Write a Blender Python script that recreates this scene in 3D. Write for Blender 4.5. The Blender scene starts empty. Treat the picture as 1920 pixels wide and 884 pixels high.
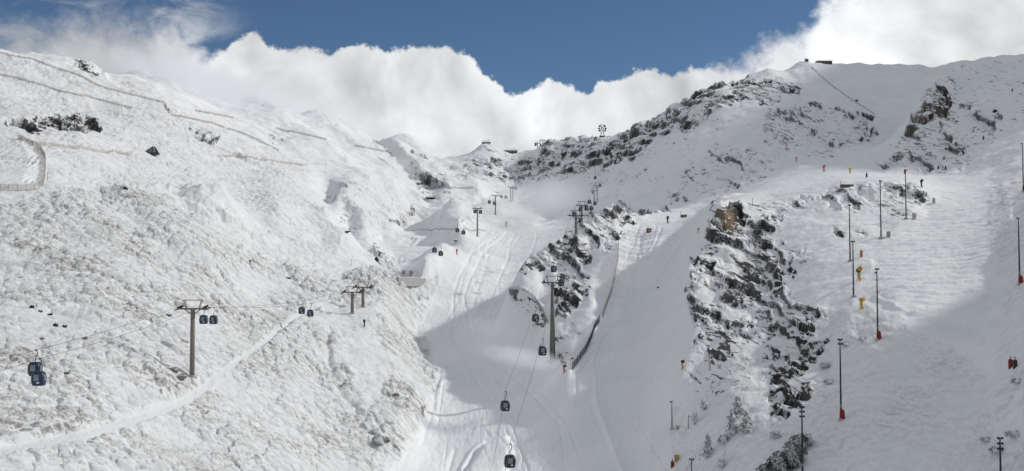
import bpy, bmesh, math, random
import numpy as np
from mathutils import Vector, Matrix
R = math.radians
C = bpy.context.scene.collection
SC = bpy.context.scene

# ------------------------------------------------------------------ camera, sun, sky
F = 2317.0; W0, H0 = 1920.0, 884.0; PITCH = math.atan(118 / F)
cam_d = bpy.data.cameras.new('camera'); cam = bpy.data.objects.new('camera', cam_d); C.objects.link(cam)
cam_d.sensor_width = 36; cam_d.lens = 36 * F / W0; cam_d.clip_end = 30000; cam_d.clip_start = 1
cam.rotation_euler = (math.pi / 2 + PITCH, 0, 0)
SC.camera = cam
SC.cycles.volume_bounces = 6
SC.view_settings.view_transform = 'Standard'; SC.view_settings.look = 'None'
SC.view_settings.exposure = 0.0; SC.view_settings.gamma = 1; SC.view_settings.use_curve_mapping = False
SUN_AZ, SUN_EL = R(74), R(34)          # azimuth measured from +Y (view direction) towards +X
sdir = Vector((math.sin(SUN_AZ) * math.cos(SUN_EL), math.cos(SUN_AZ) * math.cos(SUN_EL), math.sin(SUN_EL)))
sun_d = bpy.data.lights.new('sun', 'SUN'); sun_d.energy = 2.2; sun_d.angle = R(2.2); sun_d.color = (1, 0.965, 0.90)
sun = bpy.data.objects.new('sun', sun_d); C.objects.link(sun)
sun.rotation_euler = sdir.to_track_quat('Z', 'Y').to_euler(); sun.location = sdir * 2000


class NT:
    """tiny node-tree helper"""
    def __init__(s, tree):
        s.t = tree; s.n = tree.nodes; s.l = tree.links
    def node(s, typ, **kw):
        n = s.n.new(typ)
        for k, v in kw.items():
            setattr(n, k, v)
        return n
    def put(s, sock, v):
        if hasattr(v, 'is_output'): s.l.new(v, sock)
        elif v is not None: sock.default_value = v
    def math(s, op, a, b=None, c=None, clamp=False):
        n = s.node('ShaderNodeMath', operation=op, use_clamp=clamp)
        s.put(n.inputs[0], a); s.put(n.inputs[1], b); s.put(n.inputs[2], c)
        return n.outputs[0]
    def vec(s, op, a, b=None, scale=None):
        n = s.node('ShaderNodeVectorMath', operation=op)
        s.put(n.inputs[0], a); s.put(n.inputs[1], b)
        if scale is not None: s.put(n.inputs['Scale'], scale)
        return n.outputs['Value' if op in ('LENGTH', 'DOT_PRODUCT') else 0]
    def smooth(s, x, a, b):
        n = s.node('ShaderNodeMapRange', interpolation_type='SMOOTHSTEP')
        s.put(n.inputs[0], x); s.put(n.inputs[1], a); s.put(n.inputs[2], b)
        n.inputs[3].default_value = 0; n.inputs[4].default_value = 1
        return n.outputs[0]
    def mix(s, f, a, b):
        n = s.node('ShaderNodeMix', data_type='RGBA')
        s.put(n.inputs[0], f); s.put(n.inputs[6], a); s.put(n.inputs[7], b)
        return n.outputs[2]
    def mixf(s, f, a, b):
        n = s.node('ShaderNodeMix', data_type='FLOAT')
        s.put(n.inputs[0], f); s.put(n.inputs[2], a); s.put(n.inputs[3], b)
        return n.outputs[0]
    def noise(s, vec, scale, detail=4, rough=0.55, dist=0.0, dim='3D'):
        n = s.node('ShaderNodeTexNoise', noise_dimensions=dim)
        s.put(n.inputs['Vector'], vec); n.inputs['Scale'].default_value = scale
        n.inputs['Detail'].default_value = detail; n.inputs['Roughness'].default_value = rough
        n.inputs['Distortion'].default_value = dist
        return n.outputs[0]
    def comb(s, x, y, z):
        n = s.node('ShaderNodeCombineXYZ'); s.put(n.inputs[0], x); s.put(n.inputs[1], y); s.put(n.inputs[2], z)
        return n.outputs[0]
    def curve(s, x, pts):
        n = s.node('ShaderNodeFloatCurve'); c = n.mapping.curves[0]; n.mapping.use_clip = False
        c.points[0].location = pts[0]; c.points[1].location = pts[-1]
        for p in pts[1:-1]: c.points.new(*p)
        for p in c.points: p.handle_type = 'AUTO_CLAMPED'
        n.mapping.update(); s.put(n.inputs['Value'], x)
        return n.outputs[0]


def build_world():
    w = bpy.data.worlds.new('World'); SC.world = w; w.use_nodes = True
    t = NT(w.node_tree); t.n.clear()
    out = t.node('ShaderNodeOutputWorld')
    sky = t.node('ShaderNodeTexSky', sky_type='NISHITA'); sky.sun_disc = False
    sky.sun_elevation = SUN_EL; sky.sun_rotation = SUN_AZ; sky.altitude = 2600
    sky.air_density = 1.0; sky.dust_density = 0.15; sky.ozone_density = 3.0
    bsky = t.node('ShaderNodeBackground'); hs = t.node('ShaderNodeHueSaturation'); hs.inputs['Saturation'].default_value = 1.08; t.l.new(sky.outputs[0], hs.inputs['Color']); t.l.new(hs.outputs[0], bsky.inputs[0]); bsky.inputs[1].default_value = 0.063
    tc = t.node('ShaderNodeTexCoord'); D = tc.outputs['Generated']
    sp = t.node('ShaderNodeSeparateXYZ'); t.l.new(D, sp.inputs[0])
    x, y, z = sp.outputs
    az = t.math('ARCTAN2', x, y)                       # bearing, 0 = up the valley
    hor = t.math('SQRT', t.math('ADD', t.math('MULTIPLY', x, x), t.math('MULTIPLY', y, y)))
    el = t.math('ARCTAN2', z, hor)
    sv = t.comb(az, el, 0.0)
    ylim = 1.0
    # bank of cumulus behind the ridges: height of its top by bearing (degrees)
    pts = [(-200, 40), (0, 50), (60, 45), (130, 25), (200, 35), (260, 30), (320, 30), (345, 75), (380, 95), (415, 92), (432, 70), (465, 56), (488, 68), (510, 88), (545, 92), (575, 86),
           (610, 98), (640, 88), (665, 80), (700, 84), (722, 98), (745, 88), (790, 78), (835, 84), (880, 100), (900, 128), (930, 150), (962, 172), (1000, 158), (1040, 150), (1075, 160), (1100, 174), (1120, 158),
           (1160, 150), (1200, 132), (1225, 128), (1250, 146), (1300, 128), (1345, 118), (1400, 108), (1440, 88), (1490, 66), (1515, 50), (1530, 12), (1560, -20), (1700, -50), (1900, -90), (2400, -200)]
    cur = []
    for px, py in pts:
        a = math.atan((px - 960) / F); e = math.atan((560 - py) / F * math.cos(a))
        cur.append(((a + 0.6) / 1.2, e * 3))
    azn = t.math('DIVIDE', t.math('ADD', az, 0.6), 1.2)
    n0 = t.noise(sv, 26, 8, 0.60); n1 = t.noise(sv, 80, 7, 0.65)
    azn = t.math('ADD', azn, t.math('MULTIPLY', t.math('SUBTRACT', n0, 0.5), 0.012))
    top = t.math('DIVIDE', t.curve(azn, cur), 3.0)
    wisp = t.math('ADD', t.math('SUBTRACT', 1.0, t.smooth(az, -0.29, -0.22)), t.math('MULTIPLY', t.smooth(az, 0.14, 0.2), 0.45), clamp=True)
    depth = t.math('SUBTRACT', top, el)
    amp = t.mixf(wisp, 0.019, 0.04)
    fuz = t.math('ADD', t.math('MULTIPLY', t.math('SUBTRACT', n0, 0.5), 1.2), t.math('MULTIPLY', t.math('SUBTRACT', n1, 0.5), 1.05))
    depth = t.math('ADD', depth, t.math('MULTIPLY', fuz, amp))
    soft = t.mixf(wisp, 0.003, 0.03)
    bank = t.smooth(t.math('DIVIDE', depth, soft), -0.6, 1.0)
    thin = t.mixf(wisp, 1.0, t.mixf(t.smooth(depth, -0.01, 0.035), 0.7, 0.99))
    bank = t.math('MULTIPLY', bank, thin)
    # wisps drifting above the bank at the upper left
    st = t.noise(t.comb(t.math('ADD', az, t.math('MULTIPLY', el, -0.9)), t.math('MULTIPLY', el, 2.0), 3.0), 17, 6, 0.6, 0.4)
    wl = t.math('MULTIPLY', t.smooth(st, 0.47, 0.72), t.math('SUBTRACT', 1.0, t.smooth(az, -0.28, -0.2)))
    # broken cloud added to the unseen sky, to neutralise the fill light
    gn = t.noise(D, 2.2, 6, 0.6, 0.3)
    up = t.smooth(el, 0.30, 0.5); side = t.smooth(t.math('ABSOLUTE', az), 0.5, 0.75)
    rest = t.math('MULTIPLY', t.math('MAXIMUM', up, side), t.smooth(gn, 0.36, 0.56))
    m = t.math('MAXIMUM', t.math('MAXIMUM', bank, t.math('MULTIPLY', wl, 0.75)), rest)
    m = t.math('MULTIPLY', m, 0.99, clamp=True)
    # relief inside the cloud: the side towards the sun is brighter
    big = t.noise(sv, 9, 5, 0.5, 0.3)
    big2 = t.noise(t.vec('ADD', sv, (0.012, 0.014, 0)), 9, 5, 0.5, 0.3)
    lum = t.math('ADD', t.math('MULTIPLY', t.math('SUBTRACT', big, big2), 1.3), t.math('MULTIPLY', t.math('SUBTRACT', big, 0.5), 0.45))
    edge = t.math('MULTIPLY', t.math('SUBTRACT', 1.0, t.smooth(depth, 0.0, 0.03)), 0.05)
    leftd = t.math('MULTIPLY', t.math('SUBTRACT', 1.0, t.smooth(az, -0.34, -0.12)), -0.27)
    glow = t.math('MULTIPLY', t.math('SUBTRACT', 1.0, t.smooth(t.vec('LENGTH', t.vec('SUBTRACT', sv, (0.29, 0.205, 0))), 0.0, 0.10)), 0.25)
    midg = t.math('MULTIPLY', t.math('SUBTRACT', 1.0, t.smooth(t.vec('LENGTH', t.vec('SUBTRACT', sv, (-0.03, 0.15, 0))), 0.0, 0.15)), 0.06)
    v = t.math('ADD', 0.76, t.math('ADD', t.math('ADD', lum, leftd), t.math('ADD', t.math('ADD', edge, glow), midg)))
    v = t.math('MAXIMUM', v, 0.5)
    col = t.vec('MULTIPLY', t.comb(v, v, v), (0.985, 1.0, 1.02))
    bcl = t.node('ShaderNodeBackground'); t.l.new(col, bcl.inputs[0])
    t.put(bcl.inputs[1], t.mixf(t.math('MAXIMUM', up, side), 1.0, 0.77))
    mx = t.node('ShaderNodeMixShader'); t.l.new(m, mx.inputs[0]); t.l.new(bsky.outputs[0], mx.inputs[1]); t.l.new(bcl.outputs[0], mx.inputs[2])
    t.l.new(mx.outputs[0], out.inputs[0])
build_world()

# ------------------------------------------------------------------ pixel rays <-> world
ct, st_ = math.cos(PITCH), math.sin(PITCH)
def ray(px, py):
    u = (px - 960) / F; v = (442 - py) / F
    y = ct - v * st_; z = st_ + v * ct
    return u / y, z / y                                 # a = x/y, e = z/y
def unproj(a, e):                                       # numpy: a,e -> px,py
    # camera coords: forward = y*ct + z*st, up = z*ct - y*st
    f = ct + e * st_; up = e * ct - st_
    return 960 + F * a / f, 442 - F * up / f

# ------------------------------------------------------------------ numpy noise
def _h(ix, iy, iz, seed):
    h = (ix.astype(np.int64) * 374761393 + iy.astype(np.int64) * 668265263 + iz.astype(np.int64) * 2147483647 + seed * 974634777) & 0xFFFFFFFF
    h = ((h ^ (h >> 13)) * 1274126177) & 0xFFFFFFFF
    h = ((h ^ (h >> 15)) * 2246822519) & 0xFFFFFFFF
    return (h ^ (h >> 16)) & 0xFFFFFFFF
def perlin2(x, y, seed=0):
    xi = np.floor(x); yi = np.floor(y); fx = x - xi; fy = y - yi
    zi = np.zeros_like(xi)
    def g(dx, dy):
        an = _h(xi + dx, yi + dy, zi, seed) * (2 * math.pi / 4294967296.0)
        return np.cos(an) * (fx - dx) + np.sin(an) * (fy - dy)
    u = fx * fx * fx * (fx * (fx * 6 - 15) + 10); v = fy * fy * fy * (fy * (fy * 6 - 15) + 10)
    a = g(0, 0); b = g(1, 0); c = g(0, 1); d = g(1, 1)
    return 1.5 * ((a * (1 - u) + b * u) * (1 - v) + (c * (1 - u) + d * u) * v)
def vnoise3(x, y, z, seed=0):
    xi = np.floor(x); yi = np.floor(y); zi = np.floor(z); fx = x - xi; fy = y - yi; fz = z - zi
    u = fx * fx * (3 - 2 * fx); v = fy * fy * (3 - 2 * fy); w = fz * fz * (3 - 2 * fz)
    def g(a, b, c): return _h(xi + a, yi + b, zi + c, seed) / 2147483648.0 - 1.0
    r0 = (g(0,0,0) * (1-u) + g(1,0,0) * u) * (1-v) + (g(0,1,0) * (1-u) + g(1,1,0) * u) * v
    r1 = (g(0,0,1) * (1-u) + g(1,0,1) * u) * (1-v) + (g(0,1,1) * (1-u) + g(1,1,1) * u) * v
    return r0 * (1-w) + r1 * w
def fbm2(x, y, oct=4, seed=0, gain=0.5, lac=2.03):
    s = 0; a = 1.0
    for i in range(oct):
        s = s + a * perlin2(x, y, seed + i * 17); x = x * lac + 3.1; y = y * lac + 1.7; a *= gain
    return s
def worley2(x, y, seed=0):
    """distance to nearest jittered point, and a random value of that cell"""
    xi = np.floor(x); yi = np.floor(y); best = np.full(x.shape, 9.0); rnd = np.zeros(x.shape)
    zi = np.zeros_like(xi)
    for dx in (-1, 0, 1):
        for dy in (-1, 0, 1):
            h = _h(xi + dx, yi + dy, zi, seed)
            px = xi + dx + (h & 0xFFFF) / 65536.0; py = yi + dy + ((h >> 16) & 0xFFFF) / 65536.0
            d = (x - px) ** 2 + (y - py) ** 2
            m = d < best; best = np.where(m, d, best); rnd = np.where(m, (h % 1009) / 1009.0, rnd)
    return np.sqrt(best), rnd
def sstep(a, b, x):
    t = np.clip((x - a) / (b - a), 0, 1); return t * t * (3 - 2 * t)

# ------------------------------------------------------------------ terrain control lines: (column, row, distance)
LINES = [
    # nearest ground
    [(-300,884,178),(0,884,195),(200,884,215),(360,884,240),(500,884,262),(600,884,285),(700,884,305),(780,884,322),(850,884,330),(950,884,330),(1100,884,315),(1200,884,303),(1300,884,280),(1400,884,258),(1500,884,243),(1600,884,235),(1750,884,226),(1920,884,218),(2000,870,214)],
    # left hillside
    [(-200,700,235),(0,700,245),(200,700,265),(360,705,292),(480,700,325),(560,700,350),(612,700,372)],
    [(612,640,405),(622,700,374),(650,745,354),(700,800,333)],
    [(670,660,400),(700,720,372),(745,790,345)],
    [(745,530,540),(722,555,490),(702,590,450),(712,640,420),(752,700,390),(775,760,365)],
    [(815,545,565),(782,590,520),(776,620,490),(792,660,455),(824,700,425),(808,760,390),(792,830,350)],
    [(0,848,206),(150,815,226),(300,775,262),(390,725,295),(440,685,322),(500,640,370),(560,594,425),(640,585,450),(700,580,458)],
    [(-200,600,285),(0,600,290),(200,600,310),(360,600,342),(450,590,385),(500,560,430),(560,520,480),(640,500,530),(700,500,560)],
    [(-200,450,365),(0,450,370),(200,450,390),(400,455,450),(500,450,520),(600,450,575)],
    [(240,365,490),(300,440,435),(350,490,405)],
    [(0,356,440),(83,356,448)],[(85,300,495),(40,262,530),(0,262,530)],
    [(200,360,485),(300,370,500),(380,400,505),(412,383,545),(450,400,555),(490,440,540)],[(520,380,590)],
    [(0,240,560),(150,250,585),(300,290,620),(400,300,690),(500,312,745),(580,330,780)],
    [(-200,180,650),(0,180,700),(200,215,730),(310,213,780),(400,240,830),(520,285,860),(600,300,890),(690,312,950)],
    # gully and the crag beside it
    [(585,384,655),(612,388,640),(650,432,605),(700,472,575),(745,516,545)],
    [(612,415,668),(650,458,640),(700,502,608),(742,540,576)],
    [(618,395,750),(652,436,716),(685,465,692),(745,510,640)],
    [(718,468,720),(745,440,790),(780,405,860),(800,385,900),(806,366,940)],
    
    [(800,514,578),(830,480,640),(860,434,712),(850,392,800),(900,358,940)],
    [(630,372,745),(692,334,825),(740,345,860),(790,368,905)],
    [(720,390,790),(760,390,830)],[(740,400,785)],
    [(700,325,930),(760,345,945),(785,353,940),(840,352,945),(895,350,950)],
    [(740,300,1030),(790,315,1040),(830,330,1040),(860,345,985)],
    [(745,290,1080),(830,298,1120)],
    # piste floor
    [(900,700,428),(950,700,420),(1000,700,405),(1045,702,378),(1100,690,375)],
    [(850,600,510),(900,600,500),(950,602,488)],[(850,540,580),(900,530,600),(950,500,660)],
    [(850,490,690),(880,455,730),(930,428,790),(1000,421,800),(1060,424,800)],
    [(900,790,372),(1000,790,360),(1100,780,348),(1200,780,340),(1270,780,318)],
    [(880,405,860),(940,400,870),(985,400,880),(1040,405,880)],
    [(900,378,930),(940,365,980),(975,375,960),(1000,385,930)],
    # crag in the middle
    [(1148,388,520),(1115,410,502),(1090,430,490),(1050,450,486),(1020,468,482),(988,488,478),(968,515,474),(952,545,462),(965,580,446),(990,615,430),(1020,650,410),(1050,685,388),(1065,700,372)],
    [(1230,400,590),(1148,400,590),(1100,450,580),(1060,490,560),(1020,520,552),(985,545,540),(940,585,510)],
    [(1020,530,462),(1060,520,462),(1100,490,468)],[(1040,610,412),(1080,590,415),(1110,560,420)],
    [(1160,450,478),(1155,500,452),(1140,560,429),(1112,630,400),(1075,695,375)],
    [(1150,405,512),(1200,405,530)],
    # run beside the crag
    [(1200,700,368),(1280,700,330)],[(1180,600,412),(1250,600,392),(1290,600,368)],[(1180,520,445),(1260,520,430)],[(1180,450,485),(1280,450,470)],
    [(1190,420,515),(1210,407,545),(1260,407,545),(1325,400,560)],
    # cliffs on the right
    [(1292,500,400),(1285,545,385),(1298,600,362),(1318,650,343),(1330,680,333)],
    [(1325,430,430),(1340,470,412),(1330,540,385),(1345,600,357),(1360,650,336)],
    [(1330,402,436),(1355,383,438),(1400,386,455),(1450,380,464),(1520,365,468),(1580,345,472),(1650,342,466),(1720,348,456),(1748,372,442)],
    [(1380,430,432),(1440,440,420),(1500,440,408),(1560,440,400),(1600,430,402),(1690,410,412)],
    [(1400,520,390),(1450,520,380),(1500,520,366),(1560,500,364),(1600,500,356)],
    [(1420,600,350),(1470,600,340),(1530,590,328),(1590,590,318)],
    [(1440,690,314),(1500,690,304),(1550,690,300),(1600,680,292)],
    [(1440,780,281),(1500,768,280),(1540,765,274),(1600,765,262)],
    [(1380,745,298),(1300,770,310)],
    # flat above the cliffs and the upper traverse
    [(1345,372,560),(1400,365,575),(1450,345,585),(1550,325,580),(1600,325,575),(1700,330,545),(1760,340,520)],
    [(1400,352,650),(1500,318,650),(1560,305,660),(1640,280,720),(1690,262,760)],
    # right-hand run
    [(1740,400,424),(1850,400,412),(1890,400,396),(1930,400,368),(2000,400,345)],
    [(1700,480,362),(1800,480,358),(1885,480,345),(1925,480,325),(1990,480,305)],
    [(1680,560,318),(1780,560,318),(1860,560,314),(1900,550,298),(1950,540,285)],
    [(1700,640,290),(1800,640,288),(1850,640,282),(1900,632,262),(1950,625,250)],
    [(1700,750,262),(1820,750,250),(1920,740,226)],
    # hill upper right
    [(1640,300,625),(1660,318,600),(1760,325,555),(1860,322,515),(1920,305,500)],
    [(1640,288,645),(1672,262,655),(1702,238,662),(1712,205,672),(1742,166,692),(1780,140,712),(1810,122,735),(1850,110,760),(1920,108,760),(2100,90,760)],
    [(1760,240,640),(1850,240,600),(1920,220,590)],[(1800,170,700),(1900,160,700)],
    [(1700,262,780),(1730,215,840),(1760,175,900)],
    # big shaded mountain
    [(1000,392,900),(1100,392,850),(1200,392,745),(1300,377,690),(1400,350,668),(1450,326,672),(1550,292,715),(1650,268,780)],
    [(960,335,1060),(1040,340,980),(1120,335,920),(1200,310,870),(1300,290,800),(1400,270,770),(1500,240,800),(1600,235,830)],
    [(1050,300,1030),(1150,280,960),(1250,240,910),(1350,200,880),(1450,170,900),(1550,170,920),(1640,200,900)],
    [(1640,140,1000),(1740,140,1000)],[(1850,122,1060),(1960,118,1060),(2040,116,1060)],[(1880,112,840),(1960,112,860),(2060,112,900)],
]
SKY = [   # skylines: the ground falls away behind them
    [(-400,60,860),(0,94,880),(60,98,890),(130,112,900),(175,125,905),(205,148,905)],
    [(215,138,990),(260,134,1000),(300,148,1010),(350,168,1040),(420,196,1060),(470,198,1080),(510,202,1090),(545,215,1100),(590,222,1120),(620,230,1160),(650,236,1180),(690,256,1190),(740,288,1190)],
    [(860,296,1230),(885,290,1190),(905,275,1170),(920,275,1170),(940,285,1180),(990,283,1160),(1010,282,1150),(1030,264,1100),(1070,258,1070),(1110,250,1040),(1160,247,1010),(1200,225,970),(1260,196,950),(1310,175,940),(1350,153,935),(1400,143,950),(1440,128,970),(1500,118,1000),(1570,115,1030),(1650,119,1050),(1720,120,1050),(1780,120,1040),(1850,115,1060)],
]
FAR = [[(690,292,1450),(722,262,1500),(745,251,1520),(765,250,1530),(790,268,1520),(830,290,1500),(870,300,1480)]]
def densify(pl, step=34):
    out = [pl[0]]
    for a, b in zip(pl[:-1], pl[1:]):
        n = max(1, int(math.hypot(b[0]-a[0], b[1]-a[1]) / step))
        for i in range(1, n + 1):
            t = i / n
            out.append((a[0]+(b[0]-a[0])*t, a[1]+(b[1]-a[1])*t, math.exp(math.log(a[2])*(1-t)+math.log(b[2])*t)))
    return out
KA = 4.2
cp = []
for pl in LINES + SKY + FAR:
    for px, py, d in densify(pl):
        a, e = ray(px, py); cp.append((a, math.log(d), e))
for pl in SKY:
    for px, py, d in densify(pl, 60):
        a, e = ray(px, py)
        if not (px > 1760):
            cp.append((a, math.log(d * 1.13), e - 0.022))
        cp.append((a, math.log(d * 1.75), e - 0.05 if px<1200 else e - 0.03))
for pl in FAR:
    for px, py, d in pl: a, e = ray(px, py); cp.append((a, math.log(d * 1.2), e - 0.03))
for x, y, z in [(-260,90,10),(-120,90,-35),(-60,90,-52),(0,90,-64),(60,90,-62),(130,90,-40),(260,90,10),
                (-120,150,-30),(-60,150,-42),(0,170,-62),(40,200,-58),(0,250,-54),(60,150,-58),(110,150,-42),
                (-260,200,30),(-330,320,70),(-420,480,120),(-600,700,190),(-800,900,230),
                (150,230,8),(180,240,46),(230,275,116),(230,315,100),(175,300,22),(215,332,80),(262,335,96),(205,380,24),(250,400,42),(230,430,32),(280,480,46),(330,560,95),(480,700,170),(520,820,330),(640,900,470),(700,1150,520),(430,650,255),(500,740,320),(420,300,120),(330,200,70),(250,150,40),(500,500,105),(370,500,80),  # unseen ridges and mountains right of the view, added to shade the right-hand slopes
                (0,2600,-60),(-900,2600,-60),(900,2600,-60),(-2000,5000,-200),(0,6000,-250),(2000,5000,-200),(1200,2000,60),(-1200,1800,100)]:
    cp.append((x / y, math.log(y), z / y))
cp = np.array(cp)
def rbf(cp):
    P = np.stack([cp[:, 0] * KA, cp[:, 1]], 1); n = len(P)
    K = np.sqrt(((P[:, None] - P[None]) ** 2).sum(-1) + 1e-6) + np.eye(n) * -0.0008
    A = np.zeros((n + 3, n + 3)); A[:n, :n] = K; A[:n, n] = 1; A[:n, n+1:] = P; A[n, :n] = 1; A[n+1:, :n] = P.T
    w = np.linalg.solve(A, np.concatenate([cp[:, 2], [0, 0, 0]]))
    def ev(a, l):
        sh = a.shape; a = a.ravel() * KA; l = l.ravel(); r = np.empty_like(a)
        for i in range(0, len(a), 20000):
            s = slice(i, i + 20000)
            r[s] = np.sqrt((a[s, None] - P[None, :, 0]) ** 2 + (l[s, None] - P[None, :, 1]) ** 2 + 1e-6) @ w[:n] + w[n] + w[n+1] * a[s] + w[n+2] * l[s]
        return r.reshape(sh)
    return ev
ev = rbf(cp)
QUAL = 1.0
na_in = int(1300 * QUAL); nl_in = int(1150 * QUAL)
A_ = np.concatenate([np.linspace(-1.6, -0.432, 90, endpoint=False), np.linspace(-0.432, 0.432, na_in), np.linspace(0.432, 1.6, 91)[1:]])
L_ = np.concatenate([np.linspace(math.log(70), math.log(185), 60, endpoint=False), np.linspace(math.log(185), math.log(1260), nl_in), np.linspace(math.log(1260), math.log(1700), 90)[1:], np.linspace(math.log(1700), math.log(7000), 40)[1:]])
# evaluate the smooth base on a coarser lattice, then interpolate
ca = np.concatenate([A_[:90:3], A_[90:90+na_in:4], A_[90+na_in::3], A_[-1:]]); cl = np.unique(np.concatenate([L_[::4], L_[-1:]])); ca = np.unique(ca)
GA, GL = np.meshgrid(ca, cl)
EB = ev(GA, GL)
def bil(xs, ys, G, x, y):
    i = np.clip(np.searchsorted(xs, x) - 1, 0, len(xs) - 2); j = np.clip(np.searchsorted(ys, y) - 1, 0, len(ys) - 2)
    u = np.clip((x - xs[i]) / (xs[i+1] - xs[i]), 0, 1); v = np.clip((y - ys[j]) / (ys[j+1] - ys[j]), 0, 1)
    return (G[j, i] * (1-u) + G[j, i+1] * u) * (1-v) + (G[j+1, i] * (1-u) + G[j+1, i+1] * u) * v
AA, LL = np.meshgrid(A_, L_)
E = bil(ca, cl, EB, AA, LL)
Y = np.exp(LL); X = AA * Y; Z = E * Y
PX, PY = unproj(AA, E)

# ------------------------------------------------------------------ zones, drawn on the ground as soft areas
def poly_mask(poly, soft, wob=0.0, seed=1):
    """1 inside the outline, soft edge; on a half-size lattice"""
    gx, gy = MX, MY
    if wob:
        gx = gx + wob * fbm2(MX / 26, MY / 20, 3, seed); gy = gy + wob * 0.8 * fbm2(MX / 26, MY / 20, 3, seed + 5)
    inside = np.zeros(gx.shape, bool); dist = np.full(gx.shape, 1e9); n = len(poly)
    for i in range(n):
        x0, y0 = poly[i]; x1, y1 = poly[(i + 1) % n]
        dx, dy = x1 - x0, y1 - y0
        t = np.clip(((gx - x0) * dx + (gy - y0) * dy) / (dx * dx + dy * dy + 1e-9), 0, 1)
        dist = np.minimum(dist, np.hypot(gx - x0 - t * dx, gy - y0 - t * dy))
        c = ((y0 > gy) != (y1 > gy)) & (gx < (x1 - x0) * (gy - y0) / (y1 - y0 + 1e-12) + x0)
        inside ^= c
    sd = np.where(inside, dist, -dist)
    return sstep(-soft, soft, sd)
def line_dist(pl):
    dist = np.full(MX.shape, 1e9); prm = np.zeros(MX.shape)
    for i in range(len(pl) - 1):
        x0, y0 = pl[i]; x1, y1 = pl[i + 1]; dx, dy = x1 - x0, y1 - y0
        t = np.clip(((MX - x0) * dx + (MY - y0) * dy) / (dx * dx + dy * dy + 1e-9), 0, 1)
        dist = np.minimum(dist, np.hypot(MX - x0 - t * dx, MY - y0 - t * dy))
    return dist
mx_, my_ = np.arange(-60, 1984, 2.0), np.arange(60, 930, 2.0)
MX, MY = np.meshgrid(mx_, my_)
def sample(M): return bil(mx_, my_, M, PX, PY)

PISTE = [
    ([(1000,420),(920,424),(862,455),(830,500),(815,545),(782,590),(776,620),(792,660),(824,700),(808,760),(775,840),(740,884),(690,940),(1250,940),(1262,884),(1262,760),(1282,700),(1300,620),(1284,545),(1290,490),(1325,430),(1350,385),(1400,360),(1480,330),(1560,300),(1640,280),(1650,240),(1700,150),(1560,125),(1640,215),(1690,250),(1640,300),(1660,325),(1780,330),(1860,330),(1850,345),(1895,380),(1905,470),(1870,560),(1850,640),(1790,630),(1700,600),(1650,550),(1630,470),(1690,410),(1745,375),(1720,345),(1600,335),(1520,350),(1440,365),(1360,375),(1330,395),(1215,408),(1180,430),(1162,455),(1158,500),(1140,560),(1110,640),(1068,702),(1035,690),(985,610),(952,548),(980,490),(1060,440),(1062,424)], 5),
    ([(-60,265),(30,262),(80,300),(82,350),(-60,350)], 3),
    ([(905,378),(960,372),(1010,395),(1010,430),(930,428),(880,450)], 12),
    ([(1520,118),(1720,118),(1740,165),(1690,250),(1640,215)], 8),
]
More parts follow.
